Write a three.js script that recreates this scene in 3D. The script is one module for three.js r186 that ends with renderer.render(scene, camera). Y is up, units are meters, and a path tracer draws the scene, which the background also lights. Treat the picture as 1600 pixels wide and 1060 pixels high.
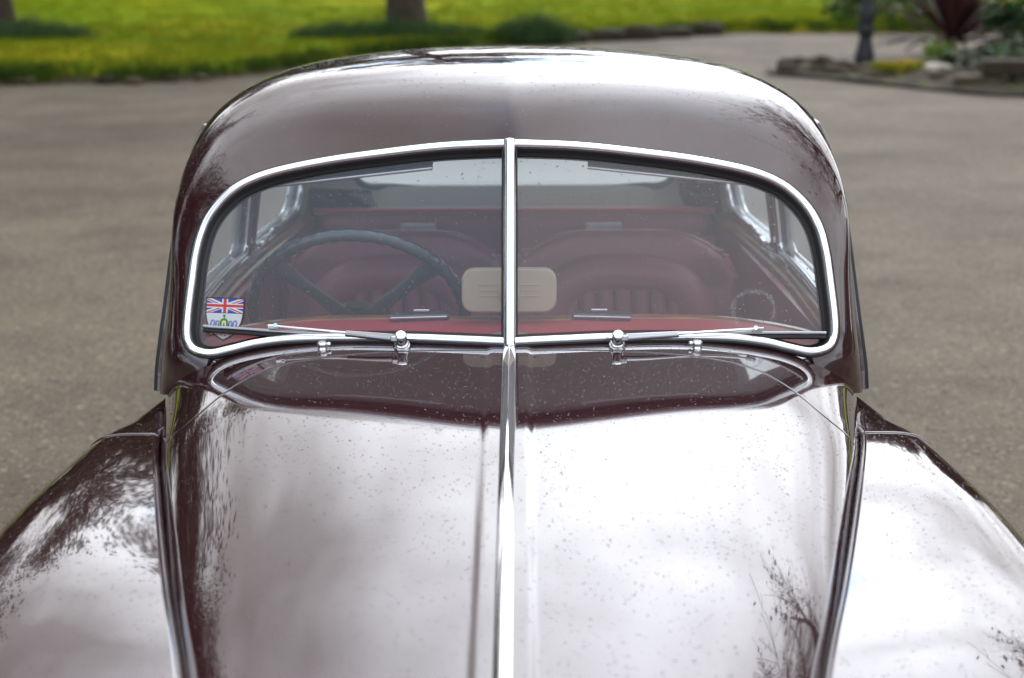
import * as THREE from 'three';
import { mergeGeometries, mergeVertices } from 'three/addons/utils/BufferGeometryUtils.js';
import { RoundedBoxGeometry } from 'three/addons/geometries/RoundedBoxGeometry.js';
import { ImprovedNoise } from 'three/addons/math/ImprovedNoise.js';

// ---------------------------------------------------------------- camera, sky, sun, exposure
// The car points along +z with its windscreen base over the origin; metres, y up.
const scene = new THREE.Scene();
const camera = new THREE.PerspectiveCamera(26.84, 1600 / 1060, 0.05, 600);
{
  const pitch = THREE.MathUtils.degToRad(16.4), yaw = THREE.MathUtils.degToRad(0.5), roll = THREE.MathUtils.degToRad(0.3);
  const F = new THREE.Vector3(-Math.sin(yaw) * Math.cos(pitch), -Math.sin(pitch), -Math.cos(yaw) * Math.cos(pitch));
  const R = F.clone().cross(new THREE.Vector3(0, 1, 0)).normalize(), U = R.clone().cross(F);
  const R2 = R.clone().multiplyScalar(Math.cos(roll)).addScaledVector(U, -Math.sin(roll));
  const U2 = U.clone().multiplyScalar(Math.cos(roll)).addScaledVector(R, Math.sin(roll));
  camera.position.set(0.028, 1.8, 2.65);
  camera.quaternion.setFromRotationMatrix(new THREE.Matrix4().makeBasis(R2, U2, F.clone().negate()));
  camera.filmGauge = 36;
  camera.focus = 2.76;
  camera.userData.fStop = 2.7;
}
scene.add(camera);
const noiseGen = new ImprovedNoise();
const n3 = (x, y, z) => noiseGen.noise(x, y, z);
const fbm = (x, y, z, o = 5) => { let s = 0, a = 0.5; for (let i = 0; i < o; i++) { s += a * n3(x, y, z); x *= 2.03; y *= 2.03; z *= 2.03; a *= 0.5; } return s; };
const sm = (a, b, x) => { const t = Math.min(1, Math.max(0, (x - a) / (b - a))); return t * t * (3 - 2 * t); };
const SUN = new THREE.Vector3(0.12, Math.sin(0.68), -Math.cos(0.68)).normalize();
{
  const W = 1024, H = 512, d = new Float32Array(W * H * 4);
  for (let r = 0; r < H; r++) {
    const up = ((r + 0.5) / H - 0.5) * Math.PI, y = Math.sin(up), c = Math.cos(up);
    for (let k = 0; k < W; k++) {
      const a = ((k + 0.5) / W - 0.5) * 2 * Math.PI, x = Math.cos(a) * c, z = Math.sin(a) * c;
      const ang = Math.acos(Math.min(1, Math.max(-1, x * SUN.x + y * SUN.y + z * SUN.z))) * 57.3;
      const yy = Math.max(y, 0) + 0.22, px = x / yy, pz = z / yy;
      const cl = fbm(px * 0.9 + 3.1, 4.2, pz * 1.5 + 7.7, 6), st = fbm(px * 2.2 + 11, 9.1, pz * 1.1 + 2.3, 5);
      const cloud = 1.02 + 1.35 * cl + 1.15 * st;
      let L = 0.44 + 0.0 * y + 1.45 * Math.exp(-Math.pow(ang / 23, 2));
      L *= Math.max(0.35, cloud);
      const blue = sm(0.16, 0.3, fbm(px * 0.8 + 21, 1.7, pz * 0.8 + 5, 4) - 0.02);   // small gaps of blue between the clouds
      const col = [0.955 - 0.42 * blue, 0.995 - 0.2 * blue, 1.08 + 0.04 * blue];
      const g = sm(-0.06, 0.0, y);
      const o = (r * W + k) * 4;
      for (let i = 0; i < 3; i++) d[o + i] = col[i] * L * (0.12 + 0.88 * g);
      d[o + 3] = 1;
    }
  }
  const t = new THREE.DataTexture(d, W, H, THREE.RGBAFormat, THREE.FloatType);
  t.mapping = THREE.EquirectangularReflectionMapping; t.magFilter = THREE.LinearFilter; t.minFilter = THREE.LinearFilter; t.wrapS = THREE.RepeatWrapping; t.needsUpdate = true;
  scene.background = t; scene.environment = t;
}
const sun = new THREE.DirectionalLight(0xfff4e6, 0.5);
sun.position.copy(SUN).multiplyScalar(60);
sun.castShadow = true; sun.shadow.radius = 300; sun.shadow.mapSize.set(2048, 2048);
Object.assign(sun.shadow.camera, { left: -30, right: 30, top: 30, bottom: -30, near: 1, far: 150 });
scene.add(sun, sun.target);
const renderer = new THREE.WebGLRenderer({ antialias: true });
renderer.toneMapping = THREE.LinearToneMapping;
renderer.toneMappingExposure = 3.1;
renderer.shadowMap.enabled = true;

// ---------------------------------------------------------------- helpers
let seed = 12345;
const rnd = () => { seed = (seed * 1664525 + 1013904223) >>> 0; return seed / 4294967296; };
const rr = (a, b) => a + (b - a) * rnd();
const V = (x, y, z) => new THREE.Vector3(x, y, z);
const lin = (r, g, b) => new THREE.Color().setRGB(r, g, b);
const used = new Map();
function numbered(n) { const k = used.get(n) ?? 0; used.set(n, k + 1); return k ? n + '_' + String(k).padStart(3, '0') : n; }
function mesh(name, geo, mat, parent) { const m = new THREE.Mesh(geo, mat); m.name = parent ? name : numbered(name); m.castShadow = m.receiveShadow = true; (parent ?? scene).add(m); return m; }
function thing(name, label, category, x = 0, y = 0, z = 0, group) { const g = new THREE.Group(); g.name = numbered(name); g.position.set(x, y, z); g.userData = { label, category }; if (group) g.userData.group = group; scene.add(g); return g; }
function tag(o, label, category, group, kind) { o.userData.label = label; o.userData.category = category; if (group) o.userData.group = group; if (kind) o.userData.kind = kind; return o; }
function part(parent, name) { const g = new THREE.Group(); g.name = name; parent.add(g); return g; }
// monotone-friendly cubic through (xs, ys)
function spl(xs, ys) {
  const n = xs.length, m = [];
  for (let i = 0; i < n; i++) m[i] = i === 0 ? (ys[1] - ys[0]) / (xs[1] - xs[0]) : i === n - 1 ? (ys[n - 1] - ys[n - 2]) / (xs[n - 1] - xs[n - 2]) : 0.5 * ((ys[i + 1] - ys[i]) / (xs[i + 1] - xs[i]) + (ys[i] - ys[i - 1]) / (xs[i] - xs[i - 1]));
  return (x) => {
    if (x <= xs[0]) return ys[0] + m[0] * (x - xs[0]);
    if (x >= xs[n - 1]) return ys[n - 1] + m[n - 1] * (x - xs[n - 1]);
    let i = 0; while (x > xs[i + 1]) i++;
    const h = xs[i + 1] - xs[i], t = (x - xs[i]) / h, t2 = t * t, t3 = t2 * t;
    return (2 * t3 - 3 * t2 + 1) * ys[i] + (t3 - 2 * t2 + t) * h * m[i] + (-2 * t3 + 3 * t2) * ys[i + 1] + (t3 - t2) * h * m[i + 1];
  };
}
// surface from f(u, v) -> Vector3 on a regular grid
function grid(f, nu, nv, flip = false) {
  const p = new Float32Array((nu + 1) * (nv + 1) * 3), uv = new Float32Array((nu + 1) * (nv + 1) * 2), id = [];
  for (let j = 0; j <= nv; j++) for (let i = 0; i <= nu; i++) {
    const k = j * (nu + 1) + i, q = f(i / nu, j / nv);
    p[k * 3] = q.x; p[k * 3 + 1] = q.y; p[k * 3 + 2] = q.z; uv[k * 2] = q.x; uv[k * 2 + 1] = q.z;
    if (i < nu && j < nv) { const a = k, b = k + 1, c = k + nu + 1, e = c + 1; flip ? id.push(a, c, b, b, c, e) : id.push(a, b, c, b, e, c); }
  }
  const g = new THREE.BufferGeometry();
  g.setAttribute('position', new THREE.BufferAttribute(p, 3)); g.setAttribute('uv', new THREE.BufferAttribute(uv, 2)); g.setIndex(id); g.computeVertexNormals();
  return g;
}
function offset(g, d) { const h = g.clone(), p = h.attributes.position, n = h.attributes.normal; for (let i = 0; i < p.count; i++) p.setXYZ(i, p.getX(i) + n.getX(i) * d, p.getY(i) + n.getY(i) * d, p.getZ(i) + n.getZ(i) * d); return h; }
// sweep of a profile [[b, n], ...] along points with surface normals; b is measured along side = normal x tangent
function sweep(pts, nrm, prof, closed, taper) {
  const N = pts.length, M = prof.length, p = [], id = [], uv = [];
  let len = 0;
  for (let i = 0; i < N; i++) {
    const a = pts[closed ? (i + N - 1) % N : Math.max(0, i - 1)], c = pts[closed ? (i + 1) % N : Math.min(N - 1, i + 1)];
    const T = c.clone().sub(a).normalize(), n = nrm[i].clone().addScaledVector(T, -nrm[i].dot(T)).normalize(), b = n.clone().cross(T), s = taper ? taper(i / (N - 1)) : 1;
    if (i) len += pts[i].distanceTo(pts[i - 1]);
    for (let k = 0; k < M; k++) { const q = pts[i].clone().addScaledVector(b, prof[k][0] * s).addScaledVector(n, prof[k][1] * s); p.push(q.x, q.y, q.z); uv.push(len, k * 0.01); }
  }
  const rows = closed ? N : N - 1;
  for (let i = 0; i < rows; i++) for (let k = 0; k < M - 1; k++) { const a = i * M + k, b = ((i + 1) % N) * M + k; id.push(a, b, a + 1, b, b + 1, a + 1); }
  const g = new THREE.BufferGeometry();
  g.setAttribute('position', new THREE.Float32BufferAttribute(p, 3)); g.setAttribute('uv', new THREE.Float32BufferAttribute(uv, 2)); g.setIndex(id); g.computeVertexNormals();
  return g;
}
const tube = (pts, r, seg = 40, rad = 8, closed = false) => new THREE.TubeGeometry(new THREE.CatmullRomCurve3(pts, closed), seg, r, rad, closed);
const rbox = (w, h, d, x, y, z, r = 0.004, rx = 0, ry = 0, rz = 0) => { const g = new RoundedBoxGeometry(w, h, d, 3, r); g.applyMatrix4(new THREE.Matrix4().makeRotationFromEuler(new THREE.Euler(rx, ry, rz))); g.translate(x, y, z); return g; };
const place = (g, pos, dir) => { g.applyQuaternion(new THREE.Quaternion().setFromUnitVectors(V(0, 1, 0), dir.clone().normalize())); g.translate(pos.x, pos.y, pos.z); return g; };
function dataTex(W, H, f, srgb, repeat) {
  const d = new Uint8Array(W * H * 4);
  for (let y = 0; y < H; y++) for (let x = 0; x < W; x++) { const c = f(x / W, y / H), o = (y * W + x) * 4; for (let i = 0; i < 3; i++) d[o + i] = Math.max(0, Math.min(255, c[i] * 255)); d[o + 3] = c[3] === undefined ? 255 : c[3] * 255; }
  const t = new THREE.DataTexture(d, W, H, THREE.RGBAFormat); t.magFilter = THREE.LinearFilter; t.minFilter = THREE.LinearMipmapLinearFilter; t.wrapS = t.wrapT = THREE.RepeatWrapping;
  if (srgb) t.colorSpace = THREE.SRGBColorSpace; if (repeat) t.repeat.set(repeat, repeat); t.needsUpdate = true; return t;
}
// tileable noise on the unit square
const tn = (u, v, f, z) => { const a = (x, y) => n3(x * f + 0.37, y * f + 0.71, z); const su = u, sv = v; return a(u, v) * (1 - su) * (1 - sv) + a(u - 1, v) * su * (1 - sv) + a(u, v - 1) * (1 - su) * sv + a(u - 1, v - 1) * su * sv; };
const toS = (c) => c <= 0.0031308 ? c * 12.92 : 1.055 * Math.pow(c, 1 / 2.4) - 0.055;
const std = (c, roughness, o = {}) => new THREE.MeshStandardMaterial({ color: c, roughness, ...o });
const phys = (c, roughness, o = {}) => new THREE.MeshPhysicalMaterial({ color: c, roughness, ...o });

// ---------------------------------------------------------------- materials
const M = {
  paint: phys(lin(0.029, 0.0085, 0.0105), 0.06, { clearcoat: 1, clearcoatRoughness: 0.012, ior: 1.5 }),
  chrome: phys(lin(0.86, 0.87, 0.89), 0.07, { metalness: 1 }),
  steel: phys(lin(0.34, 0.34, 0.35), 0.2, { metalness: 1 }),
  satin: phys(lin(0.72, 0.73, 0.75), 0.28, { metalness: 1 }),
  rubber: std(lin(0.012, 0.012, 0.013), 0.55),
  glass: phys(lin(0.92, 0.95, 0.97), 0.31, { transmission: 1, thickness: 0, ior: 1.65 }),
  sideGlass: phys(lin(0.86, 0.92, 0.92), 0.4, { transmission: 1, thickness: 0, ior: 1.5 }),
  mistedGlass: phys(lin(0.52, 0.56, 0.55), 0.8, { transmission: 1, thickness: 0, ior: 1.5 }),
  leather: phys(lin(0.36, 0.12, 0.14), 0.42, { clearcoat: 0.25, clearcoatRoughness: 0.4 }),
  piping: std(lin(0.55, 0.07, 0.1), 0.4),
  dashRed: phys(lin(0.42, 0.05, 0.06), 0.5, {}),
  headliner: std(lin(0.42, 0.4, 0.35), 0.95),
  trim: std(lin(0.42, 0.38, 0.28), 0.85),
  bakelite: phys(lin(0.035, 0.045, 0.05), 0.22, { clearcoat: 0.6, clearcoatRoughness: 0.1 }),
  cream: phys(lin(0.38, 0.295, 0.2), 0.35, { clearcoat: 0.3, clearcoatRoughness: 0.2 }),
  carpet: std(lin(0.03, 0.012, 0.014), 1),
  black: std(lin(0.01, 0.01, 0.01), 0.7),
  water: phys(lin(1, 1, 1), 0, { transmission: 1, thickness: 0.002, ior: 1.33 }),
  tyre: std(lin(0.012, 0.012, 0.012), 0.8),
};
{
  const wood = dataTex(512, 512, (u, v) => { const g = 0.5 + 0.5 * Math.sin((v * 26 + 2.5 * tn(u, v, 3, 1.5) + 0.6 * tn(u, v, 12, 8)) * 6.283); const k = 0.55 + 0.45 * g; return [toS(0.26 * k + 0.03), toS(0.115 * k + 0.012), toS(0.04 * k + 0.006)]; }, true);
  M.wood = phys(0xffffff, 0.3, { map: wood, clearcoat: 0.8, clearcoatRoughness: 0.08 });
}

// ---------------------------------------------------------------- ground, drive and lawn
const NS = 2048;
{
  const speck = new Float32Array(NS * NS);
  let s = 99; const r = () => { s = (s * 1664525 + 1013904223) >>> 0; return s / 4294967296; };
  for (let i = 0; i < 150000; i++) {   // stones of the aggregate, 5 to 14 mm
    const cx = r() * NS, cy = r() * NS, R = 1.2 + 4.2 * r() * r() * r(), t = r() * 2 - 0.85, e = Math.ceil(R);
    for (let y = -e; y <= e; y++) for (let x = -e; x <= e; x++) { const q = x * x + y * y; if (q < R * R) speck[((Math.floor(cy + y) + NS) % NS) * NS + (Math.floor(cx + x) + NS) % NS] = t * (1 - 0.4 * q / (R * R)); }
  }
  const col = dataTex(NS, NS, (u, v) => {
    const k = speck[Math.floor(v * NS) * NS + Math.floor(u * NS)], n = tn(u, v, 9, 3.3) * 0.5 + tn(u, v, 40, 6.1) * 0.4;
    const b = 0.094 * (1 + 0.42 * n) * (1 + 0.95 * k), w = sm(0.75, 1.1, k) * 0.05;
    return [toS(b * 1.26 + w), toS(b * 0.99 + w), toS(b * 0.69 + w * 0.8)];
  }, true);
  const bmp = dataTex(1024, 1024, (u, v) => { const k = 0.5 + 0.4 * speck[Math.floor(v * 1024) * 2 * NS + Math.floor(u * 1024) * 2]; return [k, k, k]; }, false);
  col.repeat.set(1 / 6, 1 / 6); bmp.repeat.set(1 / 6, 1 / 6);
  M.asphalt = phys(0xffffff, 0.85, { specularIntensity: 0.6, map: col, bumpMap: bmp, bumpScale: 0.004, vertexColors: true });
}
function patchColors(g, f) { const p = g.attributes.position, c = new Float32Array(p.count * 3); for (let i = 0; i < p.count; i++) { const q = f(p.getX(i), p.getY(i), p.getZ(i)); c[i * 3] = q[0]; c[i * 3 + 1] = q[1]; c[i * 3 + 2] = q[2]; } g.setAttribute('color', new THREE.BufferAttribute(c, 3)); return g; }
{
  // one sheet to the horizon; cells are finer close by. Vertex colours carry worn, paler and damper patches.
  const ax = (t) => Math.sign(t) * (14 * Math.abs(t) + 286 * Math.pow(Math.abs(t), 6));
  const g = grid((u, v) => V(ax(u * 2 - 1), 0, ax(v * 2 - 1) - 5), 220, 220, true);
  patchColors(g, (x, y, z) => { const k = 1 + 0.55 * fbm(x * 0.28, 2.2, z * 0.55, 4) + 0.4 * fbm(x * 1.3, 5.2, z * 1.9, 3) - 0.22 * sm(0.12, 0.22, fbm(x * 0.5 + 9, 1.2, z * 0.9, 4)); return [k, k * (1 + 0.03 * n3(x * 0.2, 8, z * 0.2)), k]; });
  const m = mesh('ground', g, M.asphalt); m.userData = { kind: 'structure', label: 'wet grey-brown tarmac drive of fine aggregate' };
}
// lawn edge as a line z = e(x): nearer on the left, stepping back to a kerb on the right
const lawnEdge = (x) => spl([-60, -20, -9, -6, -4.2, -3.2, -2.2, -0.8, 0.6, 2, 3.2, 6.7, 12, 60], [-12.5, -13.2, -13.8, -14.1, -14.3, -15.2, -17.0, -18.8, -19.6, -20.3, -21.2, -21.2, -21.5, -24])(x) + 0.16 * n3(x * 1.7, 3, 1) + 0.07 * n3(x * 6, 1, 1);
{
  const tex = dataTex(1024, 1024, (u, v) => {
    const n = tn(u, v, 10, 1.2) * 0.6 + tn(u, v, 60, 4.4) * 0.6 + tn(u, v, 200, 7.4) * 0.4, k = 1 + 0.55 * n;
    return [toS(0.19 * k + 0.012 * n), toS(0.205 * k), toS(0.005 * k)];
  }, true); tex.repeat.set(1 / 5, 1 / 5);
  M.lawn = phys(0xffffff, 1, { specularIntensity: 0.1, map: tex, vertexColors: true });
  const g = grid((u, v) => { const x = (u * 2 - 1) * (16 + 60 * Math.pow(Math.abs(u * 2 - 1), 3)), e = lawnEdge(x), z = e - 80 * v * v; return V(x, 0.07 * sm(0, 0.25, e - z) + 0.05 * sm(1, 30, e - z) * (1 + n3(x * 0.2, 0, z * 0.2)) + 0.006, z); }, 260, 140);
  patchColors(g, (x, y, z) => { const a = fbm(x * 0.22, 3.2, z * 0.6, 4), b = fbm(x * 0.7, 6.2, z * 1.1, 3), k = 0.98 + 0.95 * a + 0.6 * b, yel = sm(-0.1, 0.35, a + 0.4 * n3(x * 0.15, 7, z * 0.3)); return [k * (0.72 + 0.5 * yel), k, k * 0.8]; });
  mesh('lawn', g, M.lawn).userData = { kind: 'structure', label: 'bright green lawn behind the drive' };
  // soil strip where the turf ends
  const sg = grid((u, v) => { const x = -22 + u * 24, e = lawnEdge(x); return V(x, 0.004 + 0.07 * v + 0.015 * n3(x * 5, v * 3, 1), e + 0.14 * (1 - v) + 0.05 * n3(x * 3, 9, 2) - 0.03 * v); }, 260, 3);
  mesh('soil_edge', sg, std(lin(0.05, 0.036, 0.022), 0.95)).userData = { kind: 'structure', label: 'bare brown soil edge between tarmac and grass' };
}

// ---------------------------------------------------------------- vegetation builders
function bladeTuft(n, h, spread, w = 0.006) {
  const p = [], id = [];
  for (let i = 0; i < n; i++) {
    const a = rnd() * 6.28, r = spread * Math.sqrt(rnd()), x = r * Math.cos(a), z = r * Math.sin(a), hh = h * rr(0.6, 1.1), lean = rr(0.1, 0.6) * hh, b = rnd() * 6.28, la = rnd() * 6.28;
    const k = p.length / 3, wx = w * Math.cos(b), wz = w * Math.sin(b);
    p.push(x - wx, 0, z - wz, x + wx, 0, z + wz, x + lean * 0.35 * Math.cos(la) - wx * 0.8, hh * 0.6, z + lean * 0.35 * Math.sin(la) - wz * 0.8, x + lean * 0.35 * Math.cos(la) + wx * 0.8, hh * 0.6, z + lean * 0.35 * Math.sin(la) + wz * 0.8, x + lean * Math.cos(la), hh, z + lean * Math.sin(la));
    id.push(k, k + 1, k + 2, k + 1, k + 3, k + 2, k + 2, k + 3, k + 4);
  }
  const g = new THREE.BufferGeometry(); g.setAttribute('position', new THREE.Float32BufferAttribute(p, 3)); g.setIndex(id); g.computeVertexNormals(); return g;
}
const mGrass = phys(lin(0.23, 0.25, 0.008), 0.9, { transmission: 0.4, thickness: 0, specularIntensity: 0.2 });
function scatter(name, geo, mat, list, label, parent, tint) {   // list of [x, y, z, scale]
  const im = new THREE.InstancedMesh(geo, mat, list.length), m = new THREE.Matrix4(), q = new THREE.Quaternion(), c = new THREE.Color();
  list.forEach(([x, y, z, s], i) => { m.compose(V(x, y, z), q.setFromAxisAngle(V(0, 1, 0), rnd() * 6.28), V(s, s * rr(0.8, 1.25), s)); im.setMatrixAt(i, m); if (tint) { tint(c, i); im.setColorAt(i, c); } });
  im.name = parent ? name : numbered(name); im.castShadow = im.receiveShadow = true; im.userData.kind = 'stuff'; if (label) im.userData.label = label; (parent ?? scene).add(im); return im;
}
{
  const L = [];
  for (let i = 0; i < 16000; i++) { const x = rr(-14, 12), d = Math.pow(rnd(), 1.5) * 19, z = lawnEdge(x) + 0.05 - d; L.push([x, 0.07 * sm(0, 0.25, d), z, rr(0.6, 1.2)]); }
  const im = scatter('grass', bladeTuft(14, 0.1, 0.12, 0.004), mGrass, L, 'short grass blades at the near edge of the lawn', null, (c) => c.setRGB(rr(0.6, 1.15), rr(0.75, 1.15), rr(0.6, 1)));
  im.userData.category = 'grass';
  const E = [];   // coarser grass along the verge, its shade painted in as darker green
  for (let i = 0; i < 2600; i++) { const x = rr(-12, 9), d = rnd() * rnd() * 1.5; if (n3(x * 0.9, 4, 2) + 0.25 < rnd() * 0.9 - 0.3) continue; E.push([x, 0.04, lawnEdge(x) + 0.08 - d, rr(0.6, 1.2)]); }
  const ev = scatter('shaded_verge_grass', bladeTuft(14, 0.17, 0.13, 0.006), phys(lin(0.045, 0.085, 0.01), 0.9, { transmission: 0.25, thickness: 0, specularIntensity: 0.2 }), E, 'coarse grass along the verge of the lawn, shade put into its dark green', null, (c) => c.setRGB(rr(0.6, 1.3), rr(0.7, 1.2), rr(0.6, 1)));
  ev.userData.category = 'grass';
}
function tallGrass(label, x, z, w, d, h, n) {
  const g = thing('long_grass', label, 'grass', x, 0.05, z), L = [];
  for (let i = 0; i < n; i++) { const a = rnd() * 6.28, r = Math.sqrt(rnd()); L.push([w * r * Math.cos(a), 0, d * r * Math.sin(a), rr(0.6, 1.1) * (1.15 - 0.6 * r)]); }
  scatter('blades', bladeTuft(12, h, 0.14, 0.007), phys(lin(0.04, 0.095, 0.012), 0.7, { transmission: 0.25, thickness: 0 }), L, null, g, (c) => c.setRGB(rr(0.6, 1.2), rr(0.7, 1.2), rr(0.6, 1)));
  return g;
}
// recursive tree: limbs into one mesh, leaves and twigs into the crown
function tree(name, label, x, z, o) {
  const t = thing(name, label, 'tree', x, o.y ?? 0, z, o.group), P = [], I = [], N = [], UV = [], tips = [];
  const s0 = seed; seed = o.seed;
  const ring = (c, T, r, k) => { const a = Math.abs(T.y) < 0.9 ? V(0, 1, 0) : V(1, 0, 0), u = a.cross(T).normalize(), v = T.clone().cross(u), st = P.length / 3; for (let i = 0; i < k; i++) { const an = i / k * 6.283, d = u.clone().multiplyScalar(Math.cos(an)).addScaledVector(v, Math.sin(an)); P.push(c.x + d.x * r, c.y + d.y * r, c.z + d.z * r); N.push(d.x, d.y, d.z); UV.push(Math.abs(i / k - 0.5) * 2, c.y * 0.5); } return st; };
  const grow = (p, dir, len, r, lv) => {
    const segs = lv === 0 ? 7 : lv < 3 ? 5 : 3, k = lv === 0 ? 10 : lv < 2 ? 7 : lv < 4 ? 4 : 3, T = dir.clone(); let c = p.clone(), last = -1;
    const flare = lv === 0 ? 1.5 : 1;
    for (let i = 0; i <= segs; i++) {
      const f = i / segs, rad = r * (1 - (lv === 0 ? 0.5 : 0.7) * f) * (i === 0 ? flare : 1), st = ring(c, T, Math.max(rad, 0.006), k);
      if (last >= 0) for (let j = 0; j < k; j++) { const a = last + j, b = last + (j + 1) % k, d = st + j, e = st + (j + 1) % k; I.push(a, b, d, b, e, d); }
      last = st;
      if (lv < o.levels && (f >= (lv === 0 ? o.clear : 0.25))) {
        const nb = lv === 0 ? o.limbs : o.kids;
        for (let b = 0; b < nb; b++) if (rnd() < (lv === 0 ? 0.9 : 0.75)) {
          const ax = V(rr(-1, 1), rr(-0.4, 0.4), rr(-1, 1)).normalize(), d2 = T.clone().multiplyScalar(o.up ?? 0.6).addScaledVector(ax, o.spread).normalize();
          grow(c, d2, len * rr(0.5, 0.72) * (lv === 0 ? 0.75 - 0.25 * f : 0.9), r * (1 - 0.6 * f) * 0.55, lv + 1);
        }
      }
      if (lv >= o.levels - 1 && i) tips.push(c.clone());
      T.add(V(rr(-1, 1), rr(-0.5, 0.7), rr(-1, 1)).multiplyScalar(lv === 0 ? 0.05 : 0.22)).normalize();
      c = c.clone().addScaledVector(T, len / segs);
    }
  };
  grow(V(0, -0.05, 0), V(rr(-0.04, 0.04), 1, rr(-0.04, 0.04)).normalize(), o.h * 0.62, o.r, 0);
  const g = new THREE.BufferGeometry(); g.setAttribute('position', new THREE.Float32BufferAttribute(P, 3)); g.setAttribute('normal', new THREE.Float32BufferAttribute(N, 3)); g.setAttribute('uv', new THREE.Float32BufferAttribute(UV, 2)); g.setIndex(I);
  mesh('trunk', g, o.bark, t);
  const lp = [], li = [];
  for (let i = 0; i < o.leaves; i++) {
    const c = tips[Math.floor(rnd() * tips.length)].clone().add(V(rr(-1, 1), rr(-1, 1), rr(-1, 1)).multiplyScalar(o.fuzz)), s = o.leaf * rr(0.6, 1.3), a = V(rr(-1, 1), rr(-1, 1), rr(-1, 1)).normalize(), b = V(rr(-1, 1), rr(-1, 1), rr(-1, 1)).cross(a).normalize(), k = lp.length / 3;
    for (const [q, w] of [[-1, 0], [0, 0.55], [1, 0], [0, -0.55]]) lp.push(c.x + (a.x * q + b.x * w) * s, c.y + (a.y * q + b.y * w) * s, c.z + (a.z * q + b.z * w) * s);
    li.push(k, k + 1, k + 2, k, k + 2, k + 3);
  }
  const lg = new THREE.BufferGeometry(); lg.setAttribute('position', new THREE.Float32BufferAttribute(lp, 3)); lg.setIndex(li); lg.computeVertexNormals();
  mesh('crown', lg, o.leafMat, t);
  seed = s0;
  return t;
}
const bark = (() => { const t = dataTex(256, 512, (u, v) => { const k = 0.55 + 0.45 * Math.abs(tn(u, v * 0.5, 14, 2)) * 2.2 + 0.3 * tn(u, v, 40, 4); return [toS(0.085 * k), toS(0.062 * k), toS(0.042 * k)]; }, true); return std(0xffffff, 0.95, { map: t }); })();
const barkPlain = std(lin(0.06, 0.046, 0.033), 0.95);
const leafSpring = phys(lin(0.075, 0.085, 0.02), 0.7, { transmission: 0.35, thickness: 0 });
const leafDark = phys(lin(0.03, 0.036, 0.014), 0.7, { transmission: 0.12, thickness: 0 });

// trees seen in the photograph (their trunks) and in the paintwork's reflections (their crowns)
tree('lawn_tree', 'thick brown tree trunk on the lawn ringed by a wide dark patch of long grass', -1.8, -20.2, { y: 0.08, h: 15, r: 0.25, levels: 4, limbs: 4, kids: 2, spread: 1.15, clear: 0.3, up: 0.5, leaves: 22000, leaf: 0.085, fuzz: 0.22, bark, leafMat: leafSpring, seed: 71 });
tree('lawn_tree', 'slimmer greyish tree trunk on the lawn, farther along from the thick one', -8.25, -20.5, { y: 0.08, h: 13, r: 0.15, levels: 4, limbs: 3, kids: 2, spread: 0.8, clear: 0.35, leaves: 9000, leaf: 0.1, fuzz: 0.3, bark, leafMat: leafSpring, seed: 72 });
for (const [x, z, h, sd, lab] of [[-9.3, -5, 13.3, 81, 'dense evergreen tree mirrored in the bonnet shoulder, beside the drive'], [-9, 1.5, 13.3, 82, 'tall dense evergreen tree beside the drive, level with the car'], [-12, -11, 13, 83, 'dense evergreen tree beside the drive, close to the lawn edge']])
  tree('evergreen_tree', lab, x, z, { h, r: 0.24, levels: 3, limbs: 5, kids: 2, spread: 1.05, clear: 0.12, up: 0.35, leaves: 100000, leaf: 0.055, fuzz: 0.4, bark: barkPlain, leafMat: leafDark, seed: sd, group: 'evergreens along the drive' });
tree('bare_tree', 'twiggy almost bare tree mirrored in the other bonnet shoulder', 6.9, -4.2, { h: 13.5, r: 0.32, levels: 4, limbs: 3, kids: 2, spread: 0.8, clear: 0.3, leaves: 2500, leaf: 0.07, fuzz: 0.2, bark, leafMat: leafSpring, seed: 91 });

for (const [x, z, h, sd, lab] of [[-10, -40, 15, 84, 'far dense tree beyond the lawn, nearest the hedge gap'], [-17, -41, 16, 85, 'far dense tree beyond the lawn, tallest of its row'], [-24, -38, 14, 86, 'far dense tree beyond the lawn at the end of its row'], [13, -44, 11, 87, 'far dense tree beyond the lawn, behind the planted bed'], [20, -43, 10.5, 88, 'far dense tree beyond the lawn, past the planted bed']])
  tree('parkland_tree', lab, x, z, { h, r: 0.3, levels: 3, limbs: 5, kids: 2, spread: 1.05, clear: 0.12, up: 0.35, leaves: 22000, leaf: 0.24, fuzz: 0.7, bark: barkPlain, leafMat: leafDark, seed: sd, group: 'trees beyond the lawn' });
tallGrass('wide dark patch of long grass round the thick tree trunk', -2.0, -19.75, 1.6, 0.45, 0.42, 520);
tallGrass('dark long grass at the foot of the slimmer trunk', -7.8, -19.9, 1.2, 0.5, 0.38, 340);
tallGrass('bushy green tuft at the lawn edge beside the stone kerb', 0.2, -19.3, 0.65, 0.35, 0.5, 260);

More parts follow.
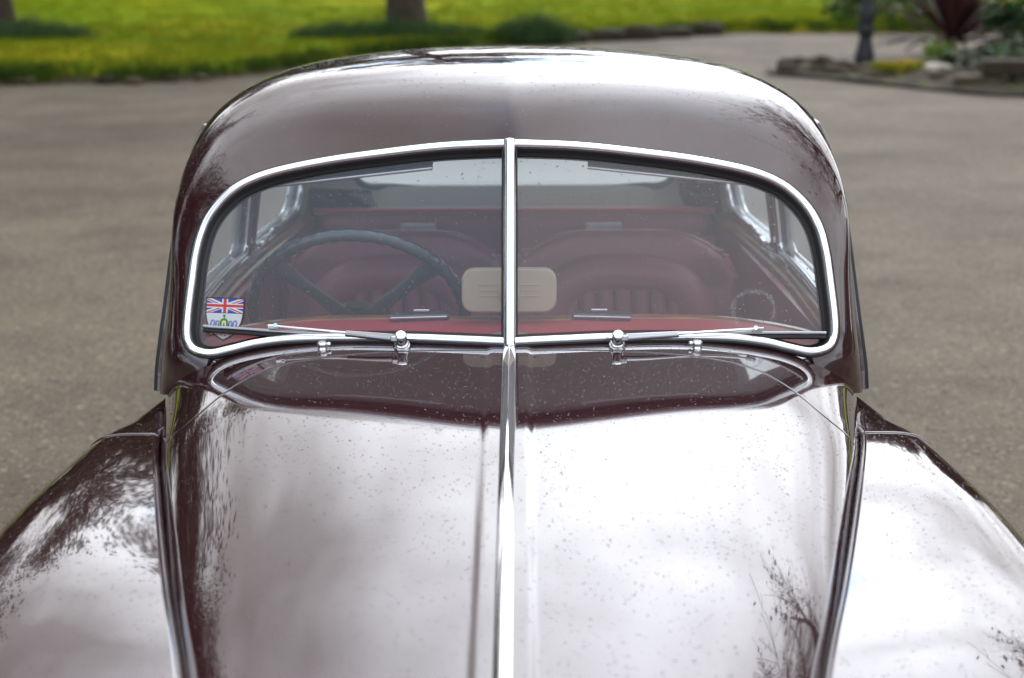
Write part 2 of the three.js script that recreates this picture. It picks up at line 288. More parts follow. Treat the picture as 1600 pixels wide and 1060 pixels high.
// far hedge that closes the lawn
{
  const g = thing('boundary_hedge', 'dark clipped hedge closing the far side of the lawn', 'hedge', 0, 0, -62), L = [];
  const hs = new THREE.CylinderGeometry(0.06, 0.09, 3.6, 5).translate(0, 1.8, 0); for (let i = 0; i < 60; i++) mesh('stem', hs, barkPlain, g).position.x = -59 + i * 2;
  for (let i = 0; i < 9000; i++) L.push([rr(-60, 60), rr(0.1, 5.2), rr(-0.9, 0.9), rr(0.7, 1.3)]);
  const lg = (() => { const a = []; for (let i = 0; i < 6; i++) { const q = new THREE.PlaneGeometry(0.3, 0.2).rotateX(rr(0, 6)).rotateY(rr(0, 6)).translate(rr(-0.3, 0.3), rr(-0.3, 0.3), rr(-0.3, 0.3)); a.push(q); } return mergeGeometries(a); })();
  scatter('foliage', lg, leafDark, L, null, g);
}

// ---------------------------------------------------------------- kerb, rockery, plants, lamp post, house
const stoneTex = (() => { const t = dataTex(256, 256, (u, v) => { const k = 1 + 0.7 * tn(u, v, 6, 2.5) + 0.5 * tn(u, v, 26, 3.5), m = sm(-0.05, 0.25, tn(u, v, 5, 9.5) + 0.4 * tn(u, v, 19, 2.5)); return [toS((0.2 - 0.1 * m) * k), toS((0.17 - 0.07 * m) * k), toS((0.125 - 0.095 * m) * k)]; }, true); t.repeat.set(2, 2); return t; })();
M.stone = [0xa89f8c, 0x857a66, 0x6a5f4a, 0x95886a].map((c) => std(c, 0.9, { map: stoneTex }));
M.paleStone = std(lin(0.4, 0.36, 0.29), 0.85);
function rock(sx, sy, sz, sd) {
  const g = mergeVertices(new THREE.IcosahedronGeometry(1, 2).deleteAttribute('uv').deleteAttribute('normal'), 1e-4), p = g.attributes.position, uv = [];
  for (let i = 0; i < p.count; i++) { const v = V(p.getX(i), p.getY(i), p.getZ(i)), k = 1 + 0.35 * n3(v.x * 1.3 + sd, v.y * 1.3, v.z * 1.3) + 0.12 * n3(v.x * 4 + sd, v.y * 4, v.z * 4); v.multiplyScalar(k); v.x = Math.sign(v.x) * Math.pow(Math.abs(v.x), 0.75); v.y = Math.sign(v.y) * Math.pow(Math.abs(v.y), 0.75); p.setXYZ(i, v.x * sx, v.y * sy, v.z * sz); uv.push(v.x, v.y + v.z); }
  g.setAttribute('uv', new THREE.Float32BufferAttribute(uv, 2)); g.computeVertexNormals(); return g;
}
{
  seed = 5150;
  const k = thing('stone_kerb', 'low dark stone kerb edging the lawn beyond the car roof', 'kerb');
  const ks = rock(0.3, 0.11, 0.12, 4.4), ks2 = rock(0.34, 0.12, 0.13, 9.4);
  for (let i = 0; i < 5; i++) { const x = 0.75 + i * 0.56, m = mesh('stone', i % 2 ? ks : ks2, M.stone[2], k); m.position.set(x, 0.06, lawnEdge(x) + 0.12); m.rotation.y = 0.28; m.scale.y = 1 + 0.2 * (i % 3); }
  for (let i = 0; i < 26; i++) {
    const x = rr(-9, -3.6), s = rr(0.035, 0.09), m = mesh('edge_stone', rock(s * 1.4, s * 0.7, s, i * 3.1), M.stone[i % 4]);
    m.position.set(x, 0.015 + s * 0.3, lawnEdge(x) + rr(0.02, 0.2)); tag(m, 'small loose stone lying in the soil edge of the lawn', 'stone', 'loose stones along the lawn edge');
  }
  const w = thing('rockery', 'low rockery of rough mossy stones at the drive edge round the lamp post', 'rockery');
  for (let i = 0; i < 34; i++) {   // two uneven rows, stones tumbled against each other
    const t = i / 33, x = 3.2 + 1.85 * t + rr(-0.05, 0.05), z = -14.75 + 1.55 * sm(0, 1, t) - (i % 2 ? 0.32 : 0) + rr(-0.06, 0.06), k = rr(0.7, 1.25);
    const m = mesh('stone', rock(0.16 * k, 0.085 * k, 0.13 * k, i * 7.7 + 1), M.stone[Math.floor(rnd() * 4)], w); m.position.set(x, 0.035 + (i % 2 ? 0.06 : 0), z); m.rotation.set(rr(-0.3, 0.3), rr(0, 3), rr(-0.3, 0.3));
  }
  const soil = mesh('soil', grid((u, v) => { const x = 3.0 + u * 8.5, front = -14.6 + 2.3 * sm(2.8, 5.4, x) + 0.1 * n3(x * 2, 1, 1), z = front - v * (0.6 + 5.0 * sm(3.2, 7, x)); return V(x, 0.012 + 0.24 * sm(0, 0.25, v) * sm(0.05, 0.45, u) * sm(1, 0.8, v) + 0.03 * (1 + n3(x * 3, 3, z * 3)), z); }, 70, 40), std(0xffffff, 0.95, { map: dataTex(256, 256, (u, v) => { const k = 1 + 1.2 * tn(u, v, 9, 1.1) + 0.9 * tn(u, v, 40, 2.7), m = sm(-0.05, 0.2, tn(u, v, 7, 5.5)); return [toS((0.05 + 0.0 * m) * k), toS((0.038 + 0.014 * m) * k), toS((0.022 - 0.01 * m) * k)]; }, true, 0.5) }), w);
  soil.userData.label = 'mossy brown soil';
  const bw = thing('low_stone_wall', 'low wall of squared stones along the planted bed', 'wall');
  const bl = [new RoundedBoxGeometry(0.5, 0.17, 0.24, 2, 0.03), new RoundedBoxGeometry(0.4, 0.16, 0.24, 2, 0.03)];
  for (let r = 0; r < 2; r++) for (let i = 0; i < 9; i++) { const x = 4.95 + (i + r * 0.5) * 0.55, m = mesh('stone', bl[i % 2], M.stone[(i + r) % 4], bw); m.position.set(x, 0.085 + r * 0.175, -12.95 + 0.28 * Math.min(1.4, x - 4.95) * 0.6); m.rotation.y = -0.12 + rr(-0.04, 0.04); }
  const ws = mesh('pale_stone', rock(0.17, 0.055, 0.12, 2.2), M.paleStone); ws.position.set(4.74, 0.17, -13.75); tag(ws, 'pale cream flat stone lying on the rockery', 'stone');
  const yf = thing('flowering_plant', 'low mat of yellow flowers between the lamp post and the pale stone', 'plant', 4.38, 0.18, -13.95), L = [];
  for (let i = 0; i < 130; i++) { const a = rnd() * 6.28, r = 0.27 * Math.sqrt(rnd()); L.push([r * Math.cos(a), rr(-0.02, 0.06), r * 0.6 * Math.sin(a), rr(0.7, 1.2)]); }
  scatter('blossom', new THREE.IcosahedronGeometry(0.022, 0), std(lin(0.4, 0.25, 0.02), 0.8), L.slice(0, 80), null, yf);
  scatter('leaves', bladeTuft(8, 0.07, 0.05, 0.008), mGrass, L.map(([x, y, z, s]) => [x * 1.2, y - 0.05, z * 1.2, s]), null, yf);
  // lime shoot behind it
  const ls = thing('young_plant', 'small lime green shoot at the back of the rockery', 'plant', 5.05, 0.18, -15.0);
  scatter('leaves', bladeTuft(16, 0.3, 0.1, 0.02), phys(lin(0.16, 0.25, 0.02), 0.6, { transmission: 0.3, thickness: 0 }), [[0, 0, 0, 1], [0.1, 0, 0.03, 0.8], [-0.08, 0, 0.05, 0.7]], null, ls);
}
function cordyline(label, x, y, z, h, n, sd) {
  const g = thing('cordyline', label, 'plant', x, y, z, null), s0 = seed; seed = sd;
  mesh('trunk', new THREE.CylinderGeometry(0.06, 0.09, 0.2, 10).translate(0, 0.05, 0), barkPlain, g);
  const mats = [std(lin(0.07, 0.02, 0.022), 0.85), std(lin(0.095, 0.034, 0.03), 0.85), std(lin(0.04, 0.013, 0.017), 0.85)];
  for (let i = 0; i < n; i++) {
    const az = i * 2.399, el = 0.15 + 1.2 * Math.pow(rnd(), 0.8), l = h * rr(0.75, 1.1), w = rr(0.03, 0.05), droop = rr(0.0, 0.3) * (1.5 - el);
    const leaf = grid((u, v) => { const t = v, r = t * l * Math.cos(el), yy = 0.08 + t * l * Math.sin(el) - droop * l * t * t, ww = w * Math.sin(Math.PI * (0.12 + 0.88 * (1 - t))) * (u * 2 - 1), fold = 0.012 * Math.abs(u * 2 - 1); return V(r * Math.cos(az) - ww * Math.sin(az), yy + fold, r * Math.sin(az) + ww * Math.cos(az)); }, 2, 7);
    mesh('leaf', leaf, mats[i % 3], g);
  }
  seed = s0; return g;
}
cordyline('dark red spiky cordyline with sword leaves on the planted bed', 5.72, 0.12, -16.6, 1.3, 130, 311);
cordyline('second dark red spiky cordyline beyond the leafy shrub', 8.6, 0.18, -19.0, 1.25, 70, 322);
function shrub(label, x, y, z, rx, ry, rz, n, mat, lsz, sd) {
  const g = thing('shrub', label, 'shrub', x, y, z), s0 = seed; seed = sd; const st = [], L = [];
  for (let i = 0; i < 9; i++) { const a = rnd() * 6.28; st.push(tube([V(0, -0.05, 0), V(0.3 * rx * Math.cos(a), ry * 0.5, 0.3 * rz * Math.sin(a)), V(0.75 * rx * Math.cos(a), ry * rr(0.9, 1.3), 0.75 * rz * Math.sin(a))], 0.012, 8, 5)); }
  mesh('stems', mergeGeometries(st), barkPlain, g);
  const clumps = []; for (let i = 0; i < 26; i++) { const a = rnd() * 6.28, r = Math.sqrt(rnd()); clumps.push([rx * r * Math.cos(a), ry * (0.35 + 1.25 * rnd() * (1 - 0.6 * r)), rz * r * Math.sin(a)]); }
  for (let i = 0; i < n; i++) { const c = clumps[i % 26], q = 0.26 * Math.min(rx, ry); L.push([c[0] + q * (rnd() + rnd() - 1) * 1.6, Math.max(0.02, c[1] + q * (rnd() + rnd() - 1) * 1.4), c[2] + q * (rnd() + rnd() - 1) * 1.6, rr(0.6, 1.3)]); }
  const a = []; for (let i = 0; i < 4; i++) a.push(new THREE.PlaneGeometry(lsz, lsz * 0.5, 2, 1).rotateX(rr(-1.4, 0.2)).rotateY(rr(0, 6)).translate(rr(-0.04, 0.04), rr(-0.03, 0.03), rr(-0.04, 0.04)));
  scatter('leaves', mergeGeometries(a), mat, L, null, g, (c) => c.setRGB(rr(0.55, 1.25), rr(0.65, 1.2), rr(0.6, 1.1)));
  seed = s0; return g;
}
const lm1 = phys(lin(0.045, 0.09, 0.02), 0.6, { transmission: 0.25, thickness: 0 }), lm2 = phys(lin(0.07, 0.11, 0.03), 0.6, { transmission: 0.3, thickness: 0 });
shrub('leafy mid green shrub beside the red cordyline on the bed', 6.55, 0.2, -15.3, 0.85, 0.5, 0.6, 900, lm1, 0.09, 401);
shrub('pale variegated shrub at the far end of the planted bed', 7.1, 0.25, -14.6, 0.6, 0.6, 0.5, 700, phys(lin(0.13, 0.17, 0.08), 0.6, { transmission: 0.3, thickness: 0 }), 0.07, 402);
shrub('low olive ground plant behind the squared stone wall', 5.6, 0.12, -13.9, 0.9, 0.2, 0.55, 500, lm2, 0.07, 403);
shrub('bright green bush on the lawn behind the lamp post', 6.6, 0.05, -22.6, 1.3, 0.45, 0.7, 800, phys(lin(0.1, 0.17, 0.015), 0.6, { transmission: 0.3, thickness: 0 }), 0.09, 404);
{
  const p = thing('lamp_post', 'black cast iron lamp post with bulbous moulded base at the drive edge', 'lamp post', 4.42, 0.0, -15.95);
  const mb = phys(lin(0.012, 0.014, 0.019), 0.5, {});
  const pr = [[0.0, 0], [0.125, 0], [0.13, 0.06], [0.122, 0.14], [0.1, 0.23], [0.083, 0.3], [0.079, 0.36], [0.09, 0.39], [0.108, 0.42], [0.108, 0.46], [0.088, 0.49], [0.095, 0.54], [0.108, 0.6], [0.1, 0.68], [0.078, 0.75], [0.07, 0.82], [0.068, 0.9], [0.085, 0.93], [0.085, 0.97], [0.06, 1.0], [0.05, 1.6], [0.042, 2.7], [0.06, 2.73], [0.06, 2.78], [0.03, 2.8], [0, 2.8]].map(([a, b]) => new THREE.Vector2(a, b));
  mesh('post', new THREE.LatheGeometry(pr, 28), mb, p);
  const ln = part(p, 'lantern');
  mesh('cage', mergeGeometries([0, 1, 2, 3].map((i) => { const a = i * Math.PI / 2 + 0.785; return tube([V(0.09 * Math.cos(a), 2.8, 0.09 * Math.sin(a)), V(0.17 * Math.cos(a), 3.2, 0.17 * Math.sin(a))], 0.01, 2, 6); })), mb, ln);
  mesh('cap', new THREE.LatheGeometry([[0, 3.4], [0.03, 3.36], [0.06, 3.3], [0.2, 3.2], [0.19, 3.18], [0, 3.18]].map(([a, b]) => new THREE.Vector2(a, b)), 4).rotateY(0.785), mb, ln);
  mesh('pane', new THREE.CylinderGeometry(0.155, 0.085, 0.37, 4, 1, true).rotateY(0.785).translate(0, 3.0, 0), M.sideGlass, ln);
  const gp = thing('garden_post', 'short grey garden post standing in the planted bed', 'post', 7.05, 0.1, -17.6);
  mesh('shaft', new RoundedBoxGeometry(0.11, 1.0, 0.11, 2, 0.015).translate(0, 0.5, 0), std(lin(0.22, 0.22, 0.23), 0.8), gp);
  mesh('cap', new THREE.ConeGeometry(0.095, 0.08, 4).rotateY(0.785).translate(0, 1.04, 0), std(lin(0.26, 0.26, 0.27), 0.8), gp);
}
{
  // stone cottage to one side: only its reflection in the bonnet side is seen
  const h = thing('stone_cottage', 'brown stone cottage with a slate roof, mirrored in the bonnet side', 'house', 15, 0, -1.5);
  const wallM = std(lin(0.2, 0.14, 0.11), 0.9), mkHole = (s, z, y, w, hh) => { const q = new THREE.Path(); q.moveTo(z, y); q.lineTo(z + w, y); q.lineTo(z + w, y + hh); q.lineTo(z, y + hh); q.closePath(); s.holes.push(q); };
  const s = new THREE.Shape([new THREE.Vector2(-6, 0), new THREE.Vector2(6, 0), new THREE.Vector2(6, 4.6), new THREE.Vector2(-6, 4.6)]);
  const wins = [[-4.6, 0.9, 1.1, 1.3], [2.2, 0.9, 1.1, 1.3], [4.2, 0.9, 1.1, 1.3], [-4.6, 3.0, 1.0, 1.1], [-1.0, 3.0, 1.0, 1.1], [3.2, 3.0, 1.0, 1.1]];
  for (const w of wins) mkHole(s, ...w); mkHole(s, -1.2, 0.002, 1.1, 2.1);
  const toX = (g, x) => g.rotateY(-Math.PI / 2).translate(x, 0, 0);
  mesh('wall', toX(new THREE.ExtrudeGeometry(s, { depth: 0.4, bevelEnabled: false }), 0.4), wallM, h);
  mesh('side_walls', mergeGeometries([new THREE.BoxGeometry(6, 4.6, 0.4).translate(3.41, 2.3, -5.8), new THREE.BoxGeometry(6, 4.6, 0.4).translate(3.41, 2.3, 5.8), new THREE.BoxGeometry(0.4, 4.6, 12).translate(6.63, 2.3, 0)]), wallM, h);
  const wm = std(lin(0.7, 0.7, 0.68), 0.5), gm = phys(lin(0.05, 0.06, 0.07), 0.05, {});
  for (const [z, y, w, hh] of wins) { const f = mesh('window', mergeGeometries([new THREE.BoxGeometry(0.08, hh, 0.07).translate(0, 0, -w / 2 + 0.036), new THREE.BoxGeometry(0.08, hh, 0.07).translate(0, 0, w / 2 - 0.036), new THREE.BoxGeometry(0.08, 0.07, w - 0.15).translate(0, hh / 2 - 0.036, 0), new THREE.BoxGeometry(0.08, 0.07, w - 0.15).translate(0, -hh / 2 + 0.036, 0), new THREE.BoxGeometry(0.06, hh - 0.15, 0.05)]), wm, h); f.position.set(0.2, y + hh / 2, z + w / 2); mesh('pane', new THREE.BoxGeometry(0.02, hh - 0.02, w - 0.02).translate(0.05, 0, 0), gm, f); }
  const d = mesh('door', new RoundedBoxGeometry(0.06, 2.08, 1.08, 2, 0.01).translate(0.2, 1.05, -0.65), std(lin(0.03, 0.05, 0.04), 0.4), h); mesh('handle', new THREE.SphereGeometry(0.04, 10, 8).translate(0.15, 1.0, -0.25), M.chrome, d);
  const rs = new THREE.Shape([new THREE.Vector2(-0.5, 4.5), new THREE.Vector2(3.4, 7.2), new THREE.Vector2(7.3, 4.5), new THREE.Vector2(7.3, 4.62), new THREE.Vector2(3.4, 7.4), new THREE.Vector2(-0.5, 4.62)]);
  const rf = mesh('roof', new THREE.ExtrudeGeometry(rs, { depth: 12.6, bevelEnabled: false }).translate(0, 0, -6.3), std(lin(0.06, 0.06, 0.065), 0.8), h); mesh('chimney', new THREE.BoxGeometry(0.7, 1.6, 0.9).translate(3.4, 7.6, 5), wallM, rf);
}

// ================================================================ the car
const car = thing('saloon_car', 'glossy maroon vintage saloon car with split windscreen, wet with rain', 'car');
// ---- body surfaces shared by several panels
const bW = spl([-0.3, -0.15, 0.02, 0.2, 0.46, 0.66, 0.82, 0.96, 1.2, 1.4, 1.62, 1.76], [0.735, 0.718, 0.683, 0.645, 0.577, 0.522, 0.476, 0.432, 0.362, 0.3, 0.21, 0.12]);
const bYc = (() => {   // crown height, integrated from the slope of the bonnet along its length
  const t = spl([-0.3, 0, 0.1, 0.2, 0.28, 0.36, 0.45, 0.55, 0.7, 0.85, 1.0, 1.15, 1.3, 1.45, 1.6, 1.76], [0.1, 0.4, 1.6, 3.3, 4.7, 5.45, 5.95, 6.6, 7.9, 9.5, 11, 13, 16.5, 22, 31, 44]), n = 400, z0 = -0.3, dz = 2.06 / n, y = [1.0062];
  for (let i = 0; i < n; i++) y.push(y[i] - dz * Math.tan(t(z0 + (i + 0.5) * dz) * Math.PI / 180));
  return (Z) => { const k = Math.min(n - 1.001, Math.max(0, (Z - z0) / dz)), i = Math.floor(k); return y[i] + (k - i) * (y[i + 1] - y[i]); };
})();
const bYg = spl([-0.3, 0.05, 0.3, 0.6, 0.9, 1.2, 1.5, 1.76], [0.845, 0.842, 0.853, 0.852, 0.846, 0.8, 0.68, 0.5]);
const bN = spl([-0.3, 0, 0.15, 0.35, 0.7, 1.3, 1.76], [4.0, 3.95, 3.4, 2.75, 2.4, 2.2, 2.1]);
// section of bonnet and scuttle at station Z; s from -1 to 1 by length along the section
const secCache = new Map();
function section(Z) {
  const key = Math.round(Z * 20000);
  if (secCache.has(key)) return secCache.get(key);
  const W = bW(Z), yc = bYc(Z), yg = bYg(Z), n = bN(Z), H = yc - yg, K = 120, P = [], L = [0];
  for (let i = 0; i <= K; i++) {
    const a = i / K * Math.PI / 2; let x, y;
    if (i < K * 0.66) { x = W * (i / (K * 0.66)) * 0.86; y = yg + H * Math.sqrt(Math.max(0, 1 - Math.pow(x / W, n))); }
    else { const y0 = Math.sqrt(1 - Math.pow(0.86, n)), f = (i - K * 0.66) / (K * 0.34), h = y0 * (1 - f); y = yg + H * h; x = W * Math.pow(1 - h * h, 1 / n); }
    // raised band along the middle
    y += 0.0024 * (1 - sm(0.034, 0.045, x)) * sm(1.75, 1.5, Z);
    P.push([x, y]); if (i) L.push(L[i - 1] + Math.hypot(P[i][0] - P[i - 1][0], P[i][1] - P[i - 1][1]));
  }
  const f = (s) => { const t = Math.min(Math.abs(s), 1) * L[K]; let lo = 0, hi = K; while (hi - lo > 1) { const m = (lo + hi) >> 1; if (L[m] <= t) lo = m; else hi = m; } const k = (t - L[lo]) / Math.max(1e-9, L[hi] - L[lo]); return [Math.sign(s) * (P[lo][0] + k * (P[hi][0] - P[lo][0])), P[lo][1] + k * (P[hi][1] - P[lo][1])]; };
  secCache.set(key, f); return f;
}
const B = (s, Z) => { const [x, y] = section(Z)(s); return V(x, y, Z); };
// windscreen plane: two flat panes in a shallow vee
const wsZ = (x, y) => -0.158 * Math.abs(x) - 0.64 * (y - 1.02);
const wsN = (sx) => V(0.133 * sx, 0.535, 0.834).normalize();
// lateral sampling that puts extra columns on the raised band and the shoulders
const sCols = (u) => { const t = u * 2 - 1; return Math.sign(t) * (0.55 * Math.abs(t) + 0.45 * Math.pow(Math.abs(t), 1.6)); };
const shutQ = spl([0, 0.2, 0.45, 0.7, 0.76, 0.82, 0.88, 0.93, 1], [0.022, 0.026, 0.04, 0.08, 0.112, 0.152, 0.196, 0.218, 0.224]);
const shutZ = (s) => { const q = Math.abs(section(0.1)(s)[0]) / bW(0.1); return shutQ(q); };
const bonnetNormal = (s, Z) => { const a = B(s - 0.004, Z), b = B(s + 0.004, Z), c = B(s, Z - 0.01), d = B(s, Z + 0.01); return d.sub(c).cross(b.sub(a)).normalize(); };
const bonnetGeo = grid((u, v) => {
  const s = sCols(u), z0 = shutZ(s) + 0.0011;
  const vv = (v - 0.02) / 0.98; if (vv < 0) return B(s, z0).addScaledVector(bonnetNormal(s, z0), -0.006).add(V(0, 0, 0.0002));
  const Z = vv < 0.06 ? z0 + 0.006 * vv / 0.06 : z0 + 0.006 + (1.754 - z0) * Math.pow((vv - 0.06) / 0.94, 1.1);
  return B(s, Z).add(V(0, -0.0010 * Math.exp(-(Z - z0) / 0.0011), 0));
}, 240, 170, true);
mesh('bonnet', bonnetGeo, M.paint, car);
const scuttleBack = (s) => { const [x, y] = section(0)(s), q = Math.abs(x) / bW(0); const zf = wsZ(x, y - 0.004) - 0.012; return q < 0.8 ? zf : zf + (-0.24 - zf) * sm(0.8, 0.93, q); };
const scuttleGeo = grid((u, v) => {
  const s = sCols(u), z1 = shutZ(s) - 0.0011, z0 = scuttleBack(s), vv = v / 0.97;
  if (vv > 1) return B(s, z1).addScaledVector(bonnetNormal(s, z1), -0.006);
  const Z = vv > 0.8 ? z1 - 0.006 * (1 - vv) / 0.2 : z0 + (z1 - 0.006 - z0) * vv / 0.8; return B(s, Z).add(V(0, -0.0010 * Math.exp(-(z1 - Z) / 0.0011), 0));
}, 240, 50, true);
mesh('scuttle', scuttleGeo, M.paint, car);
// dark channel below the shut line
mesh('shut_channel', grid((u, v) => { const s = sCols(u), z = shutZ(s) + (v - 0.5) * 0.02; return B(s * 0.999, z).addScaledVector(bonnetNormal(s, z), -0.0075); }, 120, 2, true), M.black, car);

// ---- wings: from the bonnet valley out over the crown and down the side
const wX = spl([-0.4, -0.25, -0.1, 0.02, 0.13, 0.3, 0.5, 0.8, 1.1, 1.4, 1.6, 1.75], [0.744, 0.756, 0.782, 0.806, 0.826, 0.85, 0.875, 0.892, 0.88, 0.83, 0.745, 0.6]);
const wY = spl([-0.4, -0.2, 0.0, 0.13, 0.28, 0.42, 0.55, 0.7, 0.85, 1.0, 1.2, 1.4, 1.6, 1.75], [0.82, 0.84, 0.86, 0.8725, 0.887, 0.899, 0.906, 0.909, 0.906, 0.895, 0.86, 0.795, 0.69, 0.55]);
const wIn = (Z) => bW(Z) - 0.004 - 0.05 * sm(0.11, -0.02, Z);
const wDip = (Z) => 0.014 * sm(0.15, 0.7, Z);
function wingPt(side, t, Z) {
  const dip = wDip(Z), x0 = Math.min(wIn(Z), wX(Z) - 0.02), A = wX(Z) - x0, yT = wY(Z), H = yT - 0.34;
  // t 0..0.06 valley lip, then a super-ellipse
  if (t < 0.08) { const k = t / 0.08, a = (1 - k) * Math.PI / 2; return V(side * (x0 + 0.016 - 0.016 * Math.sin(a)), yT - dip - 0.022 + 0.022 * Math.cos(a) - 0.03 * (1 - k) * (1 - k) * (1 - k), Z); }
  const f = sm(0.1, 0.75, Z), eS = 0.42 + 0.13 * f, eC = 0.25 + 0.03 * f, k = (t - 0.08) / 0.92, a = Math.pow(k, 0.9) * Math.PI / 2, x1 = x0 + 0.016, A1 = A - 0.016;
  const xf = Math.pow(Math.sin(a), eS), q = 1 - xf;
  return V(side * (x1 + A1 * xf), yT - H + H * Math.pow(Math.max(0, Math.cos(a)), eC) - dip * q * q, Z);
}
for (const side of [-1, 1]) {
  const zs = 0.128;
  mesh('front_wing', grid((u, v) => wingPt(side, u, zs + 0.0015 + (1.75 - zs) * Math.pow(v, 1.1)), 90, 130, side > 0), M.paint, car);
  mesh('scuttle_side', grid((u, v) => wingPt(side, u, -0.42 + (zs - 0.0015 + 0.42) * v), 80, 40, side > 0), M.paint, car);
  const pts = [], nr = []; for (let i = 0; i <= 50; i++) { const t = 0.02 + 0.7 * i / 50; pts.push(wingPt(side, t, zs)); const a = wingPt(side, t - 0.01, zs), b = wingPt(side, t + 0.01, zs); nr.push(V(-(b.y - a.y) * side, Math.abs(b.x - a.x), 0).normalize()); }
  mesh('wing_bead', sweep(pts, nr, [[-0.004, -0.002], [-0.0028, 0.0012], [0, 0.0022], [0.0028, 0.0012], [0.004, -0.002]]), M.paint, car);
}
// ---- windscreen outline (half), centre top to lower corner, and the roof line that faces it
const FH = [[0, 1.374], [0.14, 1.3655], [0.28, 1.3485], [0.39, 1.332], [0.493, 1.31], [0.557, 1.286], [0.598, 1.257], [0.627, 1.223], [0.643, 1.187], [0.652, 1.143], [0.656, 1.094], [0.66, 1.03], [0.657, 0.996], [0.64, 0.974], [0.602, 0.9665]];
const FB = [[0.555, 0.976], [0.5, 0.989], [0.41, 1.0], [0.22, 1.008], [0.1, 1.009], [0, 1.009]];
const RH = [[0, 1.518, -0.62], [0.17, 1.514, -0.62], [0.32, 1.502, -0.62], [0.44, 1.486, -0.62], [0.53, 1.466, -0.62], [0.6, 1.437, -0.615], [0.655, 1.4, -0.6], [0.69, 1.36, -0.57], [0.706, 1.31, -0.5], [0.711, 1.24, -0.41], [0.717, 1.13, -0.32], [0.718, 1.02, -0.22], [0.722, 0.96, -0.18], [0.727, 0.91, -0.16], [0.73, 0.865, -0.15]];
const idx = FH.map((_, i) => i), half = (list, c) => spl(idx, list.map((p) => p[c]));
const fx = half(FH, 0), fy = half(FH, 1), rx = half(RH, 0), ry = half(RH, 1), rz = half(RH, 2);
const Fp = (u) => { const a = Math.abs(u), s = Math.sign(u) || 1; const x = fx(a), y = fy(a); return V(s * x, y, wsZ(x, y)); };
const Rp = (u) => { const a = Math.abs(u), s = Math.sign(u) || 1; return V(s * rx(a), ry(a), rz(a)); };
const lead = (u) => {   // direction in which the panel leaves the windscreen frame
  const d = 0.05, a = Math.min(Math.abs(u), 13.9), s = Math.sign(u) || 1, T = V(fx(a + d) - fx(Math.max(0, a - d)), (fy(a + d) - fy(Math.max(0, a - d))) * sm(0, 2.2, a), 0).normalize();
  const o = V(-T.y, T.x, 0), nx = 0.133, up = o.y, out = o.x;          // outward in the picture plane of the screen
  const v = V(out, up * 0.842, -up * 0.54 - 0.12 * out);
  const back = 0.30 - 0.12 * sm(4, 8, a);
  v.addScaledVector(V(0.133, 0.535, 0.834), -back).normalize(); v.x *= s; return v;
};
function roofPt(u, v) {
  const a = Math.abs(u), s = Math.sign(u) || 1, P0 = Fp(u), P3 = Rp(u), ch = P0.distanceTo(P3), h0 = ch * (0.30 + 0.05 * sm(5, 9, a)), h1 = ch * (0.5 - 0.12 * sm(5, 9, a));
  const T1 = V(0.14 * s * sm(5, 8, a), 0, -1).normalize(), soft = 0.158 * (Math.abs(P0.x) - P0.x * P0.x / (Math.abs(P0.x) + 0.05)), dz = P0.z += soft - 0.0075, P1 = P0.clone().addScaledVector(lead(u), h0), P2 = P3.clone().addScaledVector(T1, -h1);
  const w = 1 - v; return P0.multiplyScalar(w * w * w).addScaledVector(P1, 3 * w * w * v).addScaledVector(P2, 3 * w * v * v).addScaledVector(P3, v * v * v);
}
function rearPt(u, v) {
  const a = Math.abs(u), P0 = Rp(u), k = a / 7, P1 = P0.clone().add(V(0, 0, -0.36)), P3 = V(P0.x * 0.9, 1.3 - 0.12 * k * k * k, -1.66 + 0.05 * k), P2 = V(P0.x * 0.97, P0.y - 0.02 - 0.03 * (1 - k), -1.28), w = 1 - v;
  return P0.clone().multiplyScalar(w * w * w).addScaledVector(P1, 3 * w * w * v).addScaledVector(P2, 3 * w * v * v).addScaledVector(P3, v * v * v);
}
const roofFront = grid((u, v) => roofPt((u * 2 - 1) * 14, v), 280, 44);
const roofRear = grid((u, v) => rearPt((u * 2 - 1) * 7.05, v), 140, 44);
// weld so that the normals run on over the crown
const roofGeo = (() => { const g = mergeGeometries([roofFront, roofRear]); g.deleteAttribute('normal'); g.deleteAttribute('uv'); const w = mergeVertices(g, 0.0004); w.computeVertexNormals(); return w; })();
mesh('roof', roofGeo, M.paint, car);
mesh('headliner', offset(roofGeo, roofGeo.attributes.normal.getY(Math.floor(roofGeo.attributes.normal.count / 2)) > 0 ? -0.022 : 0.022), M.headliner, car);
// gutter rails beside the doors, chrome edged, with the black door seal outside
for (const s of [-1, 1]) {
  const pts = [], nr = [];
  for (let i = 0; i <= 70; i++) { const a = 14 - 7 * i / 70; pts.push(Rp(a * s)); nr.push(V(s, 0.15, 0.25).normalize()); }
  for (let i = 1; i <= 30; i++) { pts.push(rearPt(7 * s, i / 30)); nr.push(V(s, 0.15, 0.1).normalize()); }
  const box = (b0, b1, n0, n1) => [[b0, n0], [b0, n1 - 0.002], [b0 + 0.002 * Math.sign(b1 - b0), n1], [b1 - 0.002 * Math.sign(b1 - b0), n1], [b1, n1 - 0.002], [b1, n0]];
  mesh('gutter_rail', sweep(pts, nr, box(-0.0026, 0.0026, -0.006, 0.006)), M.paint, car);
  mesh('door_seal', sweep(pts.map((p) => p.clone().add(V(0.006 * s, -0.002, -0.012))), nr, box(-0.009, 0.008, -0.008, 0.009), false, (t) => 1 - 0.75 * sm(0.42, 0.6, t)), M.rubber, car);
}
